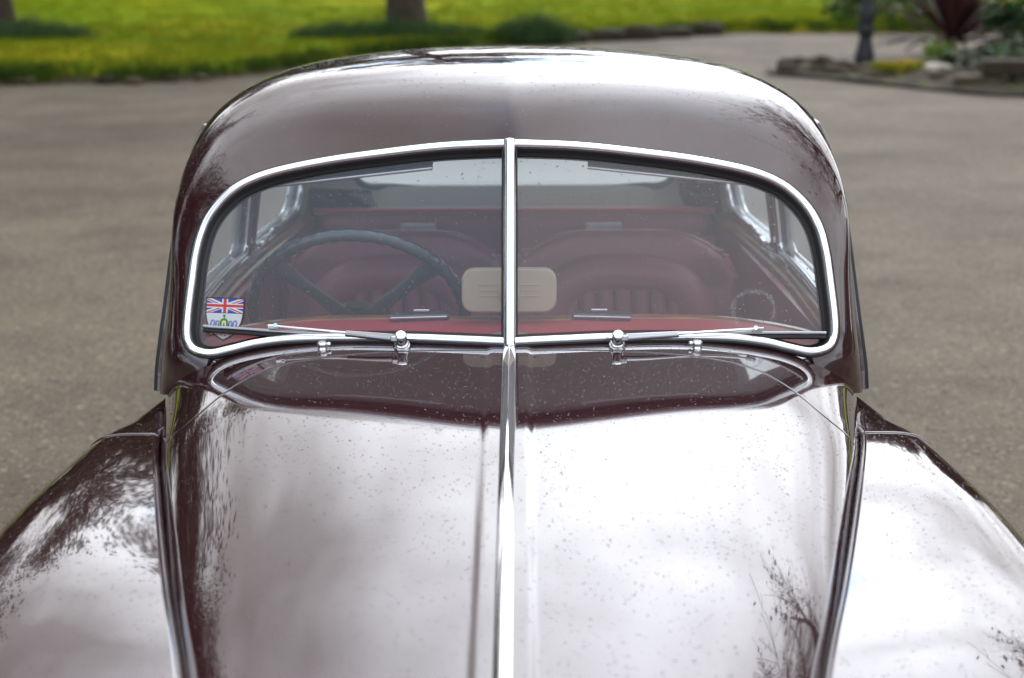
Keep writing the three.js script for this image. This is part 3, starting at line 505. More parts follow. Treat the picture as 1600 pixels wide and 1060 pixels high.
// ---- windscreen: chrome frame, seals, divider, panes
const gp = (x, y, n = 0) => V(x, y, wsZ(x, y)).addScaledVector(wsN(Math.sign(x) || 1), n);
const outline = (() => {   // clockwise from the top centre seen from the front
  const h = [...FH, ...FB], c = new THREE.CatmullRomCurve3(h.map(([x, y]) => V(x, y, 0)), false, 'catmullrom', 0.5), r = c.getSpacedPoints(150);
  return [...r.map((p) => [p.x, p.y, 1]), ...r.slice(1, -1).reverse().map((p) => [-p.x, p.y, -1])];
})();
{
  const pts = outline.map(([x, y]) => V(x, y, wsZ(x, y))), nr = outline.map(([x, y, s]) => { const k = sm(0, 0.03, Math.abs(x)); return V(0.133 * s * k, 0.535, 0.834).normalize(); });
  mesh('outer_gasket', sweep(pts, nr, [[0.0045, -0.006], [0.004, 0.0005], [0.002, 0.002], [-0.002, 0.002]], true), M.rubber, car);
  mesh('windscreen_frame', sweep(pts, nr, [[0.0008, -0.004], [0.0004, 0.0025], [-0.0012, 0.0058], [-0.004, 0.0078], [-0.008, 0.0084], [-0.012, 0.0076], [-0.015, 0.0052], [-0.0162, 0.0015], [-0.0164, -0.006]], true), M.chrome, car);
  mesh('windscreen_seal', sweep(pts, nr, [[-0.0148, -0.003], [-0.0172, -0.0032], [-0.0185, -0.0052], [-0.0178, -0.0072], [-0.0195, -0.0082], [-0.0205, -0.0108], [-0.0198, -0.013], [-0.0215, -0.014], [-0.0225, -0.0165], [-0.0255, -0.0182], [-0.027, -0.02], [-0.027, -0.03]], true), M.rubber, car);
}
const paneOutline = (s) => { const q = outline.filter(([x, y, k], i) => k === s || Math.abs(x) < 1e-6).map(([x, y]) => [x, y]); const R = s > 0 ? q : q; return R; };
function paneGeo(s, inset, n) {
  const h = []; const src = outline.slice(0, 151);
  for (let i = 0; i < src.length; i++) { const a = src[Math.max(0, i - 1)], b = src[Math.min(src.length - 1, i + 1)], tx = b[0] - a[0], ty = b[1] - a[1], l = Math.hypot(tx, ty), nx = ty / l, ny = -tx / l; h.push(new THREE.Vector2(Math.max(0.004, src[i][0] + nx * inset), src[i][1] + ny * inset)); }
  const g = new THREE.ShapeGeometry(new THREE.Shape(h)), p = g.attributes.position, N = wsN(s);
  for (let i = 0; i < p.count; i++) { const x = p.getX(i) * s, y = p.getY(i), q = V(x, y, wsZ(x, y)).addScaledVector(N, n); p.setXYZ(i, q.x, q.y, q.z); }
  const nn = g.attributes.normal; for (let i = 0; i < nn.count; i++) nn.setXYZ(i, N.x, N.y, N.z);
  if (s < 0) { const id = g.index.array; for (let i = 0; i < id.length; i += 3) { const t = id[i]; id[i] = id[i + 1]; id[i + 1] = t; } }
  return g;
}
const panes = [-1, 1].map((s) => mesh('windscreen_pane', paneGeo(s, 0.0235, -0.0205), M.glass, car));
{
  const pts = [], nr = []; for (let i = 0; i <= 40; i++) { const y = 1.0065 + (1.3725 - 1.0065) * i / 40; pts.push(V(0, y, -0.64 * (y - 1.02) + 0.002)); nr.push(V(0, 0.54, 0.842)); }
  const prof = []; for (let i = 0; i <= 12; i++) { const a = Math.PI * i / 12; prof.push([0.0134 * Math.cos(a), -0.01 + 0.022 * Math.pow(Math.sin(a), 0.6)]); }
  const dv = mesh('windscreen_divider', mergeGeometries([sweep(pts, nr, prof, false), new THREE.SphereGeometry(0.0132, 20, 12).scale(1, 1, 0.8).translate(0, 1.0068, 0.0105), new THREE.SphereGeometry(0.0132, 20, 12).scale(1, 0.5, 0.7).translate(0, 1.3722, -0.2225)].filter(Boolean)), M.chrome, car);
  mesh('divider_seal', sweep(pts, nr, [[0.016, -0.03], [0.016, -0.004], [0.014, -0.002], [-0.014, -0.002], [-0.016, -0.004], [-0.016, -0.03]], false), M.rubber, dv);
}
// windscreen sticker: shield with a flag, a crest and letters
{
  const c = document.createElement('canvas'); c.width = c.height = 512; const g = c.getContext('2d');
  g.fillStyle = '#e9edef'; g.fillRect(0, 0, 512, 512);
  const fh = 176; g.save(); g.beginPath(); g.rect(0, 0, 512, fh); g.clip();
  g.fillStyle = '#2450c8'; g.fillRect(0, 0, 512, fh);
  const line = (x0, y0, x1, y1, w, s) => { g.strokeStyle = s; g.lineWidth = w; g.beginPath(); g.moveTo(x0, y0); g.lineTo(x1, y1); g.stroke(); };
  line(0, 0, 512, fh, 46, '#f4f6f8'); line(0, fh, 512, 0, 46, '#f4f6f8'); line(0, 6, 512, fh + 6, 15, '#e03a3c'); line(0, fh + 6, 512, 6, 15, '#e03a3c');
  g.fillStyle = '#f4f6f8'; g.fillRect(214, 0, 84, fh); g.fillRect(0, 58, 512, 60); g.fillStyle = '#e23436'; g.fillRect(234, 0, 44, fh); g.fillRect(0, 71, 512, 34); g.restore();
  g.fillStyle = '#20262c'; g.fillRect(0, fh, 512, 7);
  g.fillStyle = '#f2e04a'; g.beginPath(); g.ellipse(256, 300, 78, 44, 0, 0, 7); g.fill();
  g.lineWidth = 26; g.strokeStyle = '#1f9a4a'; g.beginPath(); g.moveTo(206, 372); g.lineTo(212, 300); g.quadraticCurveTo(216, 258, 256, 258); g.quadraticCurveTo(296, 258, 300, 300); g.lineTo(306, 372); g.stroke();
  g.fillStyle = '#ffffff'; g.beginPath(); g.moveTo(230, 372); g.lineTo(234, 300); g.quadraticCurveTo(256, 266, 278, 300); g.lineTo(282, 372); g.fill();
  g.fillStyle = '#22303a'; g.beginPath(); g.moveTo(244, 340); g.lineTo(256, 286); g.lineTo(268, 340); g.fill();
  g.fillStyle = '#1f9a4a'; g.beginPath(); g.ellipse(256, 214, 22, 13, 0, 0, 7); g.fill(); g.fillRect(248, 222, 16, 26);
  const curl = (x, y, s, col) => { g.strokeStyle = col; g.lineWidth = 19; g.beginPath(); g.arc(x, y, 24 * s, 2.6, 7.4); g.stroke(); g.beginPath(); g.moveTo(x - 26 * s, y + 8); g.lineTo(x - 30 * s, y + 62); g.stroke(); g.beginPath(); g.moveTo(x + 14 * s, y + 22); g.lineTo(x + 26 * s, y + 60); g.stroke(); };
  for (const [x, s] of [[100, 1], [166, 0.8], [346, 0.8], [412, 1]]) { curl(x, 302, s, '#2a4fb4'); g.strokeStyle = '#c8d6ee'; g.lineWidth = 5; g.beginPath(); g.arc(x, 302, 24 * s, 2.6, 7.4); g.stroke(); }
  g.strokeStyle = '#2aa060'; g.lineWidth = 9; g.beginPath(); g.moveTo(110, 376); g.quadraticCurveTo(256, 356, 402, 376); g.stroke();
  g.fillStyle = '#b81f22'; g.font = 'bold 74px sans-serif'; g.textAlign = 'center'; g.textBaseline = 'middle';
  [...'BRDC'].forEach((ch, i) => { g.save(); const a = (i - 1.5) * 0.2; g.translate(256 + (i - 1.5) * 54, 446 - 9 * Math.abs(i - 1.5)); g.rotate(-a * 0.5); g.fillText(ch, 0, 0); g.restore(); });
  const tx = new THREE.CanvasTexture(c); tx.colorSpace = THREE.SRGBColorSpace; tx.magFilter = THREE.LinearFilter;
  const shield = (k) => { const s = new THREE.Shape(); s.moveTo(-0.5 * k, 0.5 * k); s.lineTo(0.5 * k, 0.5 * k); s.bezierCurveTo(0.52 * k, 0.02 * k, 0.48 * k, -0.3 * k, 0.0, -0.5 * k); s.bezierCurveTo(-0.48 * k, -0.3 * k, -0.52 * k, 0.02 * k, -0.5 * k, 0.5 * k); return s; };
  const mk = (k, n) => { const g2 = new THREE.ShapeGeometry(shield(k), 20), p = g2.attributes.position, uv = g2.attributes.uv; for (let i = 0; i < p.count; i++) { const a = p.getX(i), b = p.getY(i); uv.setXY(i, a / k + 0.5, b / k + 0.5); const q = gp(-0.5815 + a * 0.079, 1.0385 + b * 0.075, n); p.setXYZ(i, q.x, q.y, q.z); } g2.computeVertexNormals(); return g2; };
  const st = mesh('sticker', mk(0.965, -0.0178), std(lin(0.6, 0.6, 0.6), 0.5, { map: tx }), car);
  st.userData.label = 'shield sticker with a union flag, a crest and the letters BRDC';
  mesh('sticker_border', mk(1.03, -0.0188), std(lin(0.02, 0.025, 0.03), 0.4), st);
}
// dried ring left on the other pane by a badge: small flakes
{
  const a = []; seed = 777;
  for (let i = 0; i < 2600; i++) { const t = rnd() * 6.283, dens = 0.5 + 0.5 * n3(t * 2.5, 3, 1); if (rnd() > dens * 0.9 + 0.12) continue; const r = 0.043 + 0.007 * (rnd() + rnd() - 1) + 0.002 * Math.sin(t * 3), x = 0.494 + r * Math.cos(t), y = 1.052 + r * 0.9 * Math.sin(t), s = rr(0.0003, 0.0011); const q = gp(x, y, -0.0197); a.push(new THREE.CircleGeometry(s, 5).rotateX(-0.57).rotateY(0.16).translate(q.x, q.y, q.z)); }
  const m = mesh('residue_ring', mergeGeometries(a), std(lin(0.42, 0.42, 0.43), 0.8, { transparent: true, opacity: 0.3 }), car); m.userData.kind = 'stuff';
}
// ---- wipers
for (const s of [-1, 1]) {
  const w = part(car, 'wiper'), base = V(0.209 * s, 1.002, 0.001), ax = V(0.02 * s, 0.86, 0.5).normalize();
  const lathe = (pr, seg = 24) => new THREE.LatheGeometry(pr.map(([r, y]) => new THREE.Vector2(r * 1.12, y * 1.05)), seg);
  mesh('boot', place(lathe([[0.0165, -0.004], [0.0165, 0.002], [0.0145, 0.006], [0.0125, 0.009], [0, 0.009]]), base, ax), M.rubber, w);
  mesh('spindle_nut', place(lathe([[0.013, 0.004], [0.0145, 0.0065], [0.0145, 0.009], [0.012, 0.0115], [0.0125, 0.0125], [0.0115, 0.0155], [0.009, 0.0165], [0, 0.0165]]), base, ax), M.chrome, w);
  mesh('cap', place(lathe([[0.0092, 0.014], [0.0105, 0.018], [0.0105, 0.034], [0.0098, 0.0375], [0.007, 0.039], [0, 0.0395]]), base, ax), M.chrome, w);
  const A0 = base.clone().addScaledVector(ax, 0.029), clip = s < 0 ? gp(-0.471, 1.024, 0.006) : gp(0.493, 1.016, 0.006);
  const mid = A0.clone().lerp(clip, 0.42).add(V(0, 0.002, 0.006));
  const flat = (pts, w0, w1, h) => { const c = new THREE.CatmullRomCurve3(pts).getSpacedPoints(30), N = c.map(() => V(0, 0.75, 0.66)); return sweep(c, N, [[-1, -h], [-1, h * 0.5], [-0.5, h], [0.5, h], [1, h * 0.5], [1, -h], [-1, -h]].map(([a, b]) => [a * w0, b]), false, (t) => 1 + (w1 / w0 - 1) * t); };
  mesh('arm', flat([A0, A0.clone().lerp(mid, 0.5).add(V(0, 0.001, 0.003)), mid], 0.0085, 0.0065, 0.004), M.steel, w);
  mesh('arm_rod', tube([mid.clone().lerp(A0, 0.1), mid.clone().lerp(clip, 0.5), clip], 0.0032, 20, 8), M.chrome, w);
  mesh('knuckle', rbox(0.014, 0.012, 0.014, 0, 0, 0, 0.003).applyMatrix4(new THREE.Matrix4().makeRotationY(0.16 * s)).translate(A0.x + 0.012 * s, A0.y + 0.001, A0.z + 0.003), M.satin, w);
  const b0 = s < 0 ? gp(-0.618, 1.0205, 0) : gp(0.634, 1.005, 0), b1 = s < 0 ? gp(-0.318, 1.014, 0) : gp(0.33, 1.018, 0), N = wsN(s);
  const bp = []; for (let i = 0; i <= 20; i++) bp.push(b0.clone().lerp(b1, i / 20).addScaledVector(N, -0.012));
  const nr = bp.map(() => N.clone());
  const bl = mesh('blade', sweep(bp, nr, [[-0.003, 0.008], [-0.0035, 0.011], [-0.002, 0.0135], [0.002, 0.0135], [0.0035, 0.011], [0.003, 0.008]], false), M.steel, w);
  mesh('squeegee', sweep(bp, nr, [[-0.0005, -0.014], [-0.0035, 0.002], [-0.0042, 0.0095], [0.0042, 0.0095], [0.0035, 0.002], [0.0005, -0.014]].map(([a, b]) => [a * 1.15 + 0.0062 * s, b]), false), M.rubber, bl);
  mesh('clip', mergeGeometries([rbox(0.022, 0.009, 0.01, clip.x, clip.y, clip.z + 0.001, 0.002, 0, 0.16 * s, -0.05 * s), new THREE.CylinderGeometry(0.0042, 0.0042, 0.014, 12).rotateX(1.0).translate(clip.x - 0.006 * s, clip.y + 0.001, clip.z + 0.003)].map((g) => { const q = g.index ? g.toNonIndexed() : g; return q; })), M.chrome, w);
  // washer jets on the scuttle
  const jx = 0.366 * s, jp = V(jx, 0.9985, -0.008), j = part(car, 'washer_jet');
  mesh('jet_base', place(lathe([[0.0085, -0.002], [0.0088, 0.001], [0.0072, 0.003], [0.0072, 0.006], [0.009, 0.0075], [0.009, 0.0115], [0.0072, 0.0138], [0, 0.0145]]), jp, V(0, 1, 0)), M.chrome, j);
  mesh('nozzle', mergeGeometries([new THREE.SphereGeometry(0.0045, 14, 10).translate(jx - 0.0125 * s, jp.y + 0.0095, jp.z - 0.001), new THREE.CylinderGeometry(0.0025, 0.0025, 0.01, 10).rotateZ(Math.PI / 2).translate(jx - 0.008 * s, jp.y + 0.0095, jp.z - 0.001)]), M.chrome, j);
}
// ---- chrome strip along the bonnet, and the fin it grows into
{
  const pts = [], nr = []; for (let i = 0; i <= 90; i++) { const Z = 0.018 + 1.7 * i / 90; pts.push(B(0, Z).add(V(0, -0.001, 0))); const a = B(0, Z - 0.01), b = B(0, Z + 0.01); nr.push(V(0, b.z - a.z, -(b.y - a.y)).normalize()); }
  const st = mesh('bonnet_strip', sweep(pts, nr, [[-0.0125, -0.001], [-0.0125, 0.002], [-0.0112, 0.0038], [-0.002, 0.0092], [0, 0.0096], [0.002, 0.0092], [0.0112, 0.0038], [0.0125, 0.002], [0.0125, -0.001]], false), M.chrome, car);
  mesh('end_cap', new THREE.SphereGeometry(0.0125, 20, 10, 0, 6.283, 0, 1.57).scale(1.12, 0.7, 0.35).translate(0, 1.0045, 0.018), M.chrome, st);
  const fp = [], fnn = []; for (let i = 0; i <= 60; i++) { const Z = 0.66 + 0.86 * i / 60, k = i / 60; fp.push(B(0, Z)); const a = B(0, Z - 0.01), b = B(0, Z + 0.01); fnn.push(V(0, b.z - a.z, -(b.y - a.y)).normalize()); }
  const P = [], id = []; fp.forEach((p, i) => { const k = i / 60, h = 0.009 + 0.026 * sm(0, 0.9, k), w = 0.001 + 0.006 * sm(0, 0.35, k); [[-w - 0.002, 0.004], [-w, h * 0.8], [-w * 0.5, h], [w * 0.5, h], [w, h * 0.8], [w + 0.002, 0.004]].forEach(([a, b]) => { const q = p.clone().add(V(a, 0, 0)).addScaledVector(fnn[i], b); P.push(q.x, q.y, q.z); }); });
  for (let i = 0; i < 60; i++) for (let k = 0; k < 5; k++) { const a = i * 6 + k, b = a + 6; id.push(a, b, a + 1, b, b + 1, a + 1); }
  const fg = new THREE.BufferGeometry(); fg.setAttribute('position', new THREE.Float32BufferAttribute(P, 3)); fg.setIndex(id); fg.computeVertexNormals();
  mesh('bonnet_fin', fg, M.chrome, car);
}
// ---- cabin sides with door windows
function roundPoly(pts, r, cls = THREE.Shape) {
  const s = new cls(), n = pts.length, rad = (i) => Array.isArray(r) ? r[i] : r;
  for (let i = 0; i < n; i++) { const p = new THREE.Vector2(...pts[i]), a = new THREE.Vector2(...pts[(i + n - 1) % n]), b = new THREE.Vector2(...pts[(i + 1) % n]), u = a.clone().sub(p).normalize().multiplyScalar(rad(i)).add(p), w = b.clone().sub(p).normalize().multiplyScalar(rad(i)).add(p); i ? s.lineTo(u.x, u.y) : s.moveTo(u.x, u.y); s.quadraticCurveTo(p.x, p.y, w.x, w.y); }
  s.closePath(); return s;
}
const sideX = (Y, Z) => 0.742 - 0.055 * sm(0.85, 1.36, Y) - 0.07 * sm(-0.6, -1.65, Z);
const toSide = (g, s, inset = 0) => { const p = g.attributes.position; for (let i = 0; i < p.count; i++) { const Z = p.getX(i), Y = p.getY(i), t = p.getZ(i); p.setXYZ(i, s * (sideX(Y, Z) - inset - t), Y, Z); } g.computeVertexNormals(); return g; };
const winF = [[-0.27, 0.985], [-0.375, 1.13], [-0.47, 1.245], [-0.56, 1.315], [-0.895, 1.32], [-0.905, 0.985]], winR = [[-0.965, 0.985], [-0.965, 1.318], [-1.28, 1.285], [-1.46, 1.2], [-1.47, 0.985]];
const rF = [0.02, 0.04, 0.04, 0.05, 0.03, 0.03], rR = [0.03, 0.03, 0.1, 0.09, 0.1];
for (const s of [-1, 1]) {
  const out = [[-0.16, 0.872], [-0.185, 0.96], [-0.225, 1.02], [-0.325, 1.13], [-0.415, 1.24], [-0.505, 1.308], [-0.58, 1.353], [-0.9, 1.357], [-1.2, 1.32], [-1.45, 1.25], [-1.6, 1.19], [-1.75, 1.0], [-1.82, 0.8], [-1.84, 0.36], [-0.36, 0.36], [-0.36, 0.86]];
  const sh = new THREE.Shape(out.map(([a, b]) => new THREE.Vector2(a, b))); sh.holes.push(roundPoly(winF, rF, THREE.Path), roundPoly(winR, rR, THREE.Path));
  const sd = mesh('cabin_side', toSide(new THREE.ExtrudeGeometry(sh, { depth: 0.03, bevelEnabled: false, curveSegments: 10 }), s, 0.002), M.paint, car);
  // inner lining
  const li = new THREE.Shape(out.slice(1, 12).concat([[-1.7, 0.98], [-0.24, 0.98]]).map(([a, b]) => new THREE.Vector2(a, b)));
  for (const [w, r, nm] of [[winF, rF, 'door_window'], [winR, rR, 'door_window']]) {
    const g = new THREE.ShapeGeometry(roundPoly(w, r), 10); const win = mesh(nm, toSide(g, s, 0.014), M.sideGlass, car);
    const pp = roundPoly(w, r).getSpacedPoints(120).map((q) => V(s * (sideX(q.y, q.x) - 0.034), q.y, q.x));
    mesh('window_trim', tube(pp, 0.0085, 160, 8, true), M.chrome, win);
    const po = roundPoly(w, r).getSpacedPoints(120).map((q) => V(s * (sideX(q.y, q.x) + 0.001), q.y, q.x));
    mesh('outer_trim', tube(po, 0.006, 160, 8, true), M.chrome, win);
  }
  mesh('centre_pillar', rbox(0.03, 0.36, 0.052, 0, 0, 0, 0.01).applyMatrix4(new THREE.Matrix4().makeRotationZ(0.075 * s)).translate(s * 0.677, 1.15, -0.935), M.paint, car);
  // door capping in wood, with a chrome finisher, and padded door card
  const cz = (y0, dx) => { const a = []; for (let i = 0; i <= 30; i++) { const Z = -0.26 - 1.25 * i / 30; a.push(V(s * (sideX(y0, Z) - dx), y0, Z)); } return a; };
  const up = cz(0.95, 0.05).map(() => V(-0.5 * s, 0.85, 0).normalize());
  mesh('door_capping', sweep(cz(0.955, 0.052), up, [[-0.022, -0.03], [-0.02, 0.004], [-0.014, 0.011], [0, 0.013], [0.014, 0.011], [0.022, -0.002], [0.022, -0.03]], false), M.wood, car);
  mesh('chrome_finisher', sweep(cz(0.974, 0.034), up, [[-0.008, 0], [-0.006, 0.005], [0, 0.007], [0.006, 0.005], [0.008, 0]], false), M.chrome, car);
  mesh('door_card', toSide(new THREE.ExtrudeGeometry(new THREE.Shape([[-0.26, 0.4], [-0.26, 0.945], [-1.6, 0.945], [-1.6, 0.4]].map(([a, b]) => new THREE.Vector2(a, b))), { depth: 0.02, bevelEnabled: false }), s, 0.05), M.leather, car);
  mesh('window_catch', mergeGeometries([rbox(0.02, 0.02, 0.05, s * 0.655, 0.99, -1.0, 0.006), rbox(0.015, 0.015, 0.05, s * 0.65, 1.0, -1.13, 0.006)]), M.chrome, car);
  // rear quarter trim with a small dark lamp
  const q = part(car, 'rear_quarter');
  mesh('panel', toSide(new THREE.ExtrudeGeometry(roundPoly([[-1.475, 0.94], [-1.475, 1.2], [-1.5, 1.23], [-1.585, 1.18], [-1.73, 0.99], [-1.74, 0.94]], 0.01), { depth: 0.01, bevelEnabled: false }), s, 0.034), M.trim, q);
  mesh('lamp', rbox(0.02, 0.075, 0.055, s * 0.63, 1.085, -1.56, 0.008), std(lin(0.06, 0.07, 0.075), 0.4), q);
}
// ---- tail panel with the rear window
{
  const ang = -0.46, cy = 1.0, cz = -1.735, rw = [[-0.485, 0.025], [-0.47, 0.2], [0.47, 0.2], [0.485, 0.025]];
  const map = (g) => { const p = g.attributes.position; for (let i = 0; i < p.count; i++) { const x = p.getX(i), y = p.getY(i), t = p.getZ(i), bow = 0.16 * (x / 0.65) * (x / 0.65); p.setXYZ(i, x, cy + y * Math.cos(ang) , cz - (y > 0 ? y : y * 0.35) * Math.sin(ang) + bow - t); } g.computeVertexNormals(); return g; };
  const o = []; for (let i = 0; i <= 20; i++) { const a = Math.PI * i / 20; o.push(new THREE.Vector2(0.655 * Math.pow(Math.abs(Math.cos(a)), 0.55) * Math.sign(Math.cos(a)), 0.06 + 0.3 * Math.pow(Math.sin(a), 0.7))); }
  o.push(new THREE.Vector2(-0.67, -0.7), new THREE.Vector2(0.67, -0.7));
  const sh = new THREE.Shape(o); sh.holes.push(roundPoly(rw, 0.07, THREE.Path));
  const tp = mesh('tail_panel', map(new THREE.ExtrudeGeometry(sh, { depth: 0.02, bevelEnabled: false, curveSegments: 12 }).translate(0, 0, 0.0)), M.paint, car);
  mesh('rear_lining', map(new THREE.ExtrudeGeometry((() => { const s2 = new THREE.Shape(o.map((p) => new THREE.Vector2(p.x * 0.985, Math.max(-0.1, p.y)))); s2.holes.push(roundPoly(rw, 0.07, THREE.Path)); return s2; })(), { depth: 0.006, bevelEnabled: false, curveSegments: 12 }).translate(0, 0, -0.016)), M.headliner, car);
  const w = mesh('rear_window', map(new THREE.ShapeGeometry(roundPoly(rw, 0.07), 12).translate(0, 0, 0.008)), M.mistedGlass, car);
  const q = roundPoly(rw, 0.07).getSpacedPoints(140), tg = q.map((p) => { const bow = 0.16 * (p.x / 0.65) ** 2; return V(p.x, cy + p.y * Math.cos(ang), cz - p.y * Math.sin(ang) + bow + 0.014); });
  mesh('window_seal', tube(tg, 0.011, 160, 8, true), std(lin(0.05, 0.075, 0.08), 0.4), w);
  mesh('boot_lid', grid((u, v) => { const x = (u * 2 - 1), z = -1.72 - 0.75 * v; return V(x * (0.66 - 0.18 * v * v), 0.98 - 0.1 * v - 0.42 * v * v * v - 0.14 * Math.pow(Math.abs(x), 3.5), z); }, 40, 24), M.paint, car);
  for (const s of [-1, 1]) mesh('rear_wing', grid((u, v) => { const a = v * Math.PI / 2, z = -1.2 - 1.25 * u, k = Math.sin(Math.PI * Math.min(1, 0.12 + 0.8 * u)); return V(s * (0.62 + 0.21 * k * Math.pow(Math.sin(a), 0.6)), 0.36 + 0.5 * k * Math.pow(Math.cos(a), 0.5), z); }, 40, 20, s > 0), M.paint, car);
  mesh('floor_pan', new THREE.BoxGeometry(1.36, 0.03, 2.2).translate(0, 0.33, -0.75), M.carpet, car);
  mesh('bulkhead', new THREE.BoxGeometry(1.3, 0.56, 0.02).translate(0, 0.62, 0.06), M.black, car);
  mesh('nose_panel', grid((u, v) => { const s = u * 2 - 1, q = B(s, 1.755); return V(q.x * (1 + 0.4 * v), q.y - (q.y - 0.35) * v, 1.755 + 0.05 * Math.sin(Math.PI * v)); }, 40, 12), M.paint, car);
  mesh('front_valance', new RoundedBoxGeometry(1.25, 0.28, 0.06, 3, 0.02).translate(0, 0.42, 1.74), M.paint, car);
}
for (const [sx, z] of [[-1, 0.95], [1, 0.95], [-1, -1.72], [1, -1.72]]) {
  const w = part(car, 'wheel'); w.position.set(sx * 0.68, 0.33, z); w.rotation.z = sx * -Math.PI / 2;
  mesh('tyre', new THREE.TorusGeometry(0.255, 0.075, 16, 48).rotateX(Math.PI / 2).scale(1, 1.05, 1), M.tyre, w);
  mesh('rim', new THREE.LatheGeometry([[0, 0.05], [0.07, 0.055], [0.1, 0.03], [0.17, 0.02], [0.19, 0.05], [0.2, 0.04], [0.2, -0.06], [0, -0.06]].map(([a, b]) => new THREE.Vector2(a, b)), 32), M.satin, w);
}
// ---- interior
{
  mesh('dashboard_top', grid((u, v) => { const x = (u * 2 - 1) * 0.645, zf = wsZ(x, 1.0) - 0.022, Z = zf + (-0.185 - 0.10 * Math.abs(x) - zf) * v; return V(x, 0.9895 + 0.02 * Math.sin(Math.min(1, v) * 1.5) - 0.05 * Math.pow(Math.abs(x) / 0.645, 4) - 0.006 * v, Z); }, 50, 16), M.dashRed, car);
  const rail = [], up = []; for (let i = 0; i <= 50; i++) { const x = (i / 25 - 1) * 0.64; rail.push(V(x, 1.0 - 0.05 * Math.pow(Math.abs(x) / 0.645, 4), -0.2 - 0.1 * Math.abs(x))); up.push(V(0, 1, 0)); }
  mesh('wood_rail', sweep(rail, up, [[-0.02, -0.06], [-0.02, 0], [-0.012, 0.006], [0, 0.008], [0.012, 0.006], [0.02, 0], [0.02, -0.06]], false), M.wood, car);
  mesh('dashboard_panel', grid((u, v) => { const x = (u * 2 - 1) * 0.64; return V(x, 0.96 - 0.05 * Math.pow(Math.abs(x) / 0.645, 4) - 0.3 * v, -0.21 - 0.1 * Math.abs(x)); }, 30, 4), M.wood, car);
  for (const s of [-1, 1]) {
    const v = part(car, 'demister_vent');
    mesh('vent_box', rbox(0.122, 0.014, 0.03, s * 0.19, 1.01, -0.205, 0.003, 0, -0.1 * s, 0), M.bakelite, v);
    mesh('vent_lip', rbox(0.118, 0.004, 0.008, s * 0.19, 1.0125, -0.188, 0.0015, 0, -0.1 * s, 0), M.chrome, v);
    mesh('vent_knob', rbox(0.034, 0.006, 0.01, s * 0.185, 1.022, -0.208, 0.002), M.chrome, v);
  }
  // mirror on a stalk from the dashboard top
  const m = part(car, 'rear_view_mirror'), mc = V(-0.002, 1.0745, -0.17);
  const shp = roundPoly([[-0.0925, -0.041], [0.0925, -0.041], [0.0925, 0.041], [-0.0925, 0.041]], 0.024);
  const mg = new THREE.ExtrudeGeometry(shp, { depth: 0.012, bevelEnabled: true, bevelThickness: 0.007, bevelSize: 0.005, bevelSegments: 5, curveSegments: 10 }).translate(0, 0, -0.01);
  const tilt = (g) => g.rotateX(-0.12).translate(mc.x, mc.y, mc.z);
  mesh('mirror_shell', tilt(mg), M.cream, m);
  for (const s of [-1, 1]) for (let k = 0; k < 3; k++) mesh('rib', tilt(rbox(0.04, 0.0022, 0.004, s * 0.042, 0.012 - k * 0.0115, 0.0095, 0.001)), M.cream, m);
  mesh('boss', tilt(new THREE.LatheGeometry([[0.024, 0], [0.023, 0.004], [0.017, 0.006], [0.016, 0.01], [0.01, 0.014], [0, 0.0145]].map(([a, b]) => new THREE.Vector2(a, b)), 28).rotateX(Math.PI / 2).translate(0, -0.006, 0.008)), M.cream, m);
  mesh('stalk', tube([V(0, 1.068, -0.15), V(0, 1.045, -0.115), V(0, 1.0, -0.09)], 0.006, 14, 10), M.chrome, m);
  mesh('foot', new THREE.LatheGeometry([[0.042, 0], [0.042, 0.003], [0.03, 0.006], [0.012, 0.009], [0, 0.01]].map(([a, b]) => new THREE.Vector2(a, b)), 24).scale(1, 1, 0.5).translate(0, 1.0, -0.09), M.chrome, m);
  // sun visors folded up under the screen head
  for (const s of [-1, 1]) {
    const v = part(car, 'sun_visor'), a = gp(0.168 * s, 1.337, -0.05), b = gp(0.50 * s, 1.297, -0.05);
    mesh('rod', tube([a, a.clone().lerp(b, 0.5), b], 0.0042, 12, 8), M.satin, v);
    const g = grid((u, w) => a.clone().lerp(b, u).add(V(0, 0.035 * w, -0.06 * w)), 8, 4); mesh('blade', mergeGeometries([g, offset(g, 0.006)]), std(lin(0.03, 0.035, 0.04), 0.5), v);
  }
  // steering wheel
  const w = part(car, 'steering_wheel'); w.position.set(-0.335, 0.972, -0.37);
  w.quaternion.setFromUnitVectors(V(0, 0, 1), V(0, -0.5, 0.866).normalize());   // local z points forward and down along the column
  const R = 0.232; const rp = []; for (let i = 0; i < 96; i++) { const t = i / 96 * 6.2832; rp.push(V(R * Math.cos(t), R * Math.sin(t), 0)); }
  const rg = new THREE.TorusGeometry(R, 0.0138, 14, 160), p = rg.attributes.position;
  for (let i = 0; i < p.count; i++) { const x = p.getX(i), y = p.getY(i), z = p.getZ(i), t = Math.atan2(y, x), k = 1 + 0.09 * Math.cos(t * 44), l = Math.hypot(x, y), cx = x / l * R, cy = y / l * R; p.setXYZ(i, cx + (x - cx) * k, cy + (y - cy) * k, z * k); }
  rg.computeVertexNormals(); mesh('rim', rg, M.bakelite, w);
  for (const t of [0.70, Math.PI - 0.74, -0.62, -Math.PI + 0.62]) {
    const sp = grid((u, v) => { const a = u * 6.2832, r = 0.03 + 0.205 * v, wd = 0.0155 + 0.018 * Math.pow(Math.max(0, v - 0.45) * 1.8, 2.4) + 0.006 * Math.pow(1 - v, 3), th = 0.0055; return V(r, wd * Math.cos(a), th * Math.sin(a) + 0.03 * (1 - v)); }, 16, 16); sp.rotateZ(t); mesh('spoke', sp, M.bakelite, w);
  }
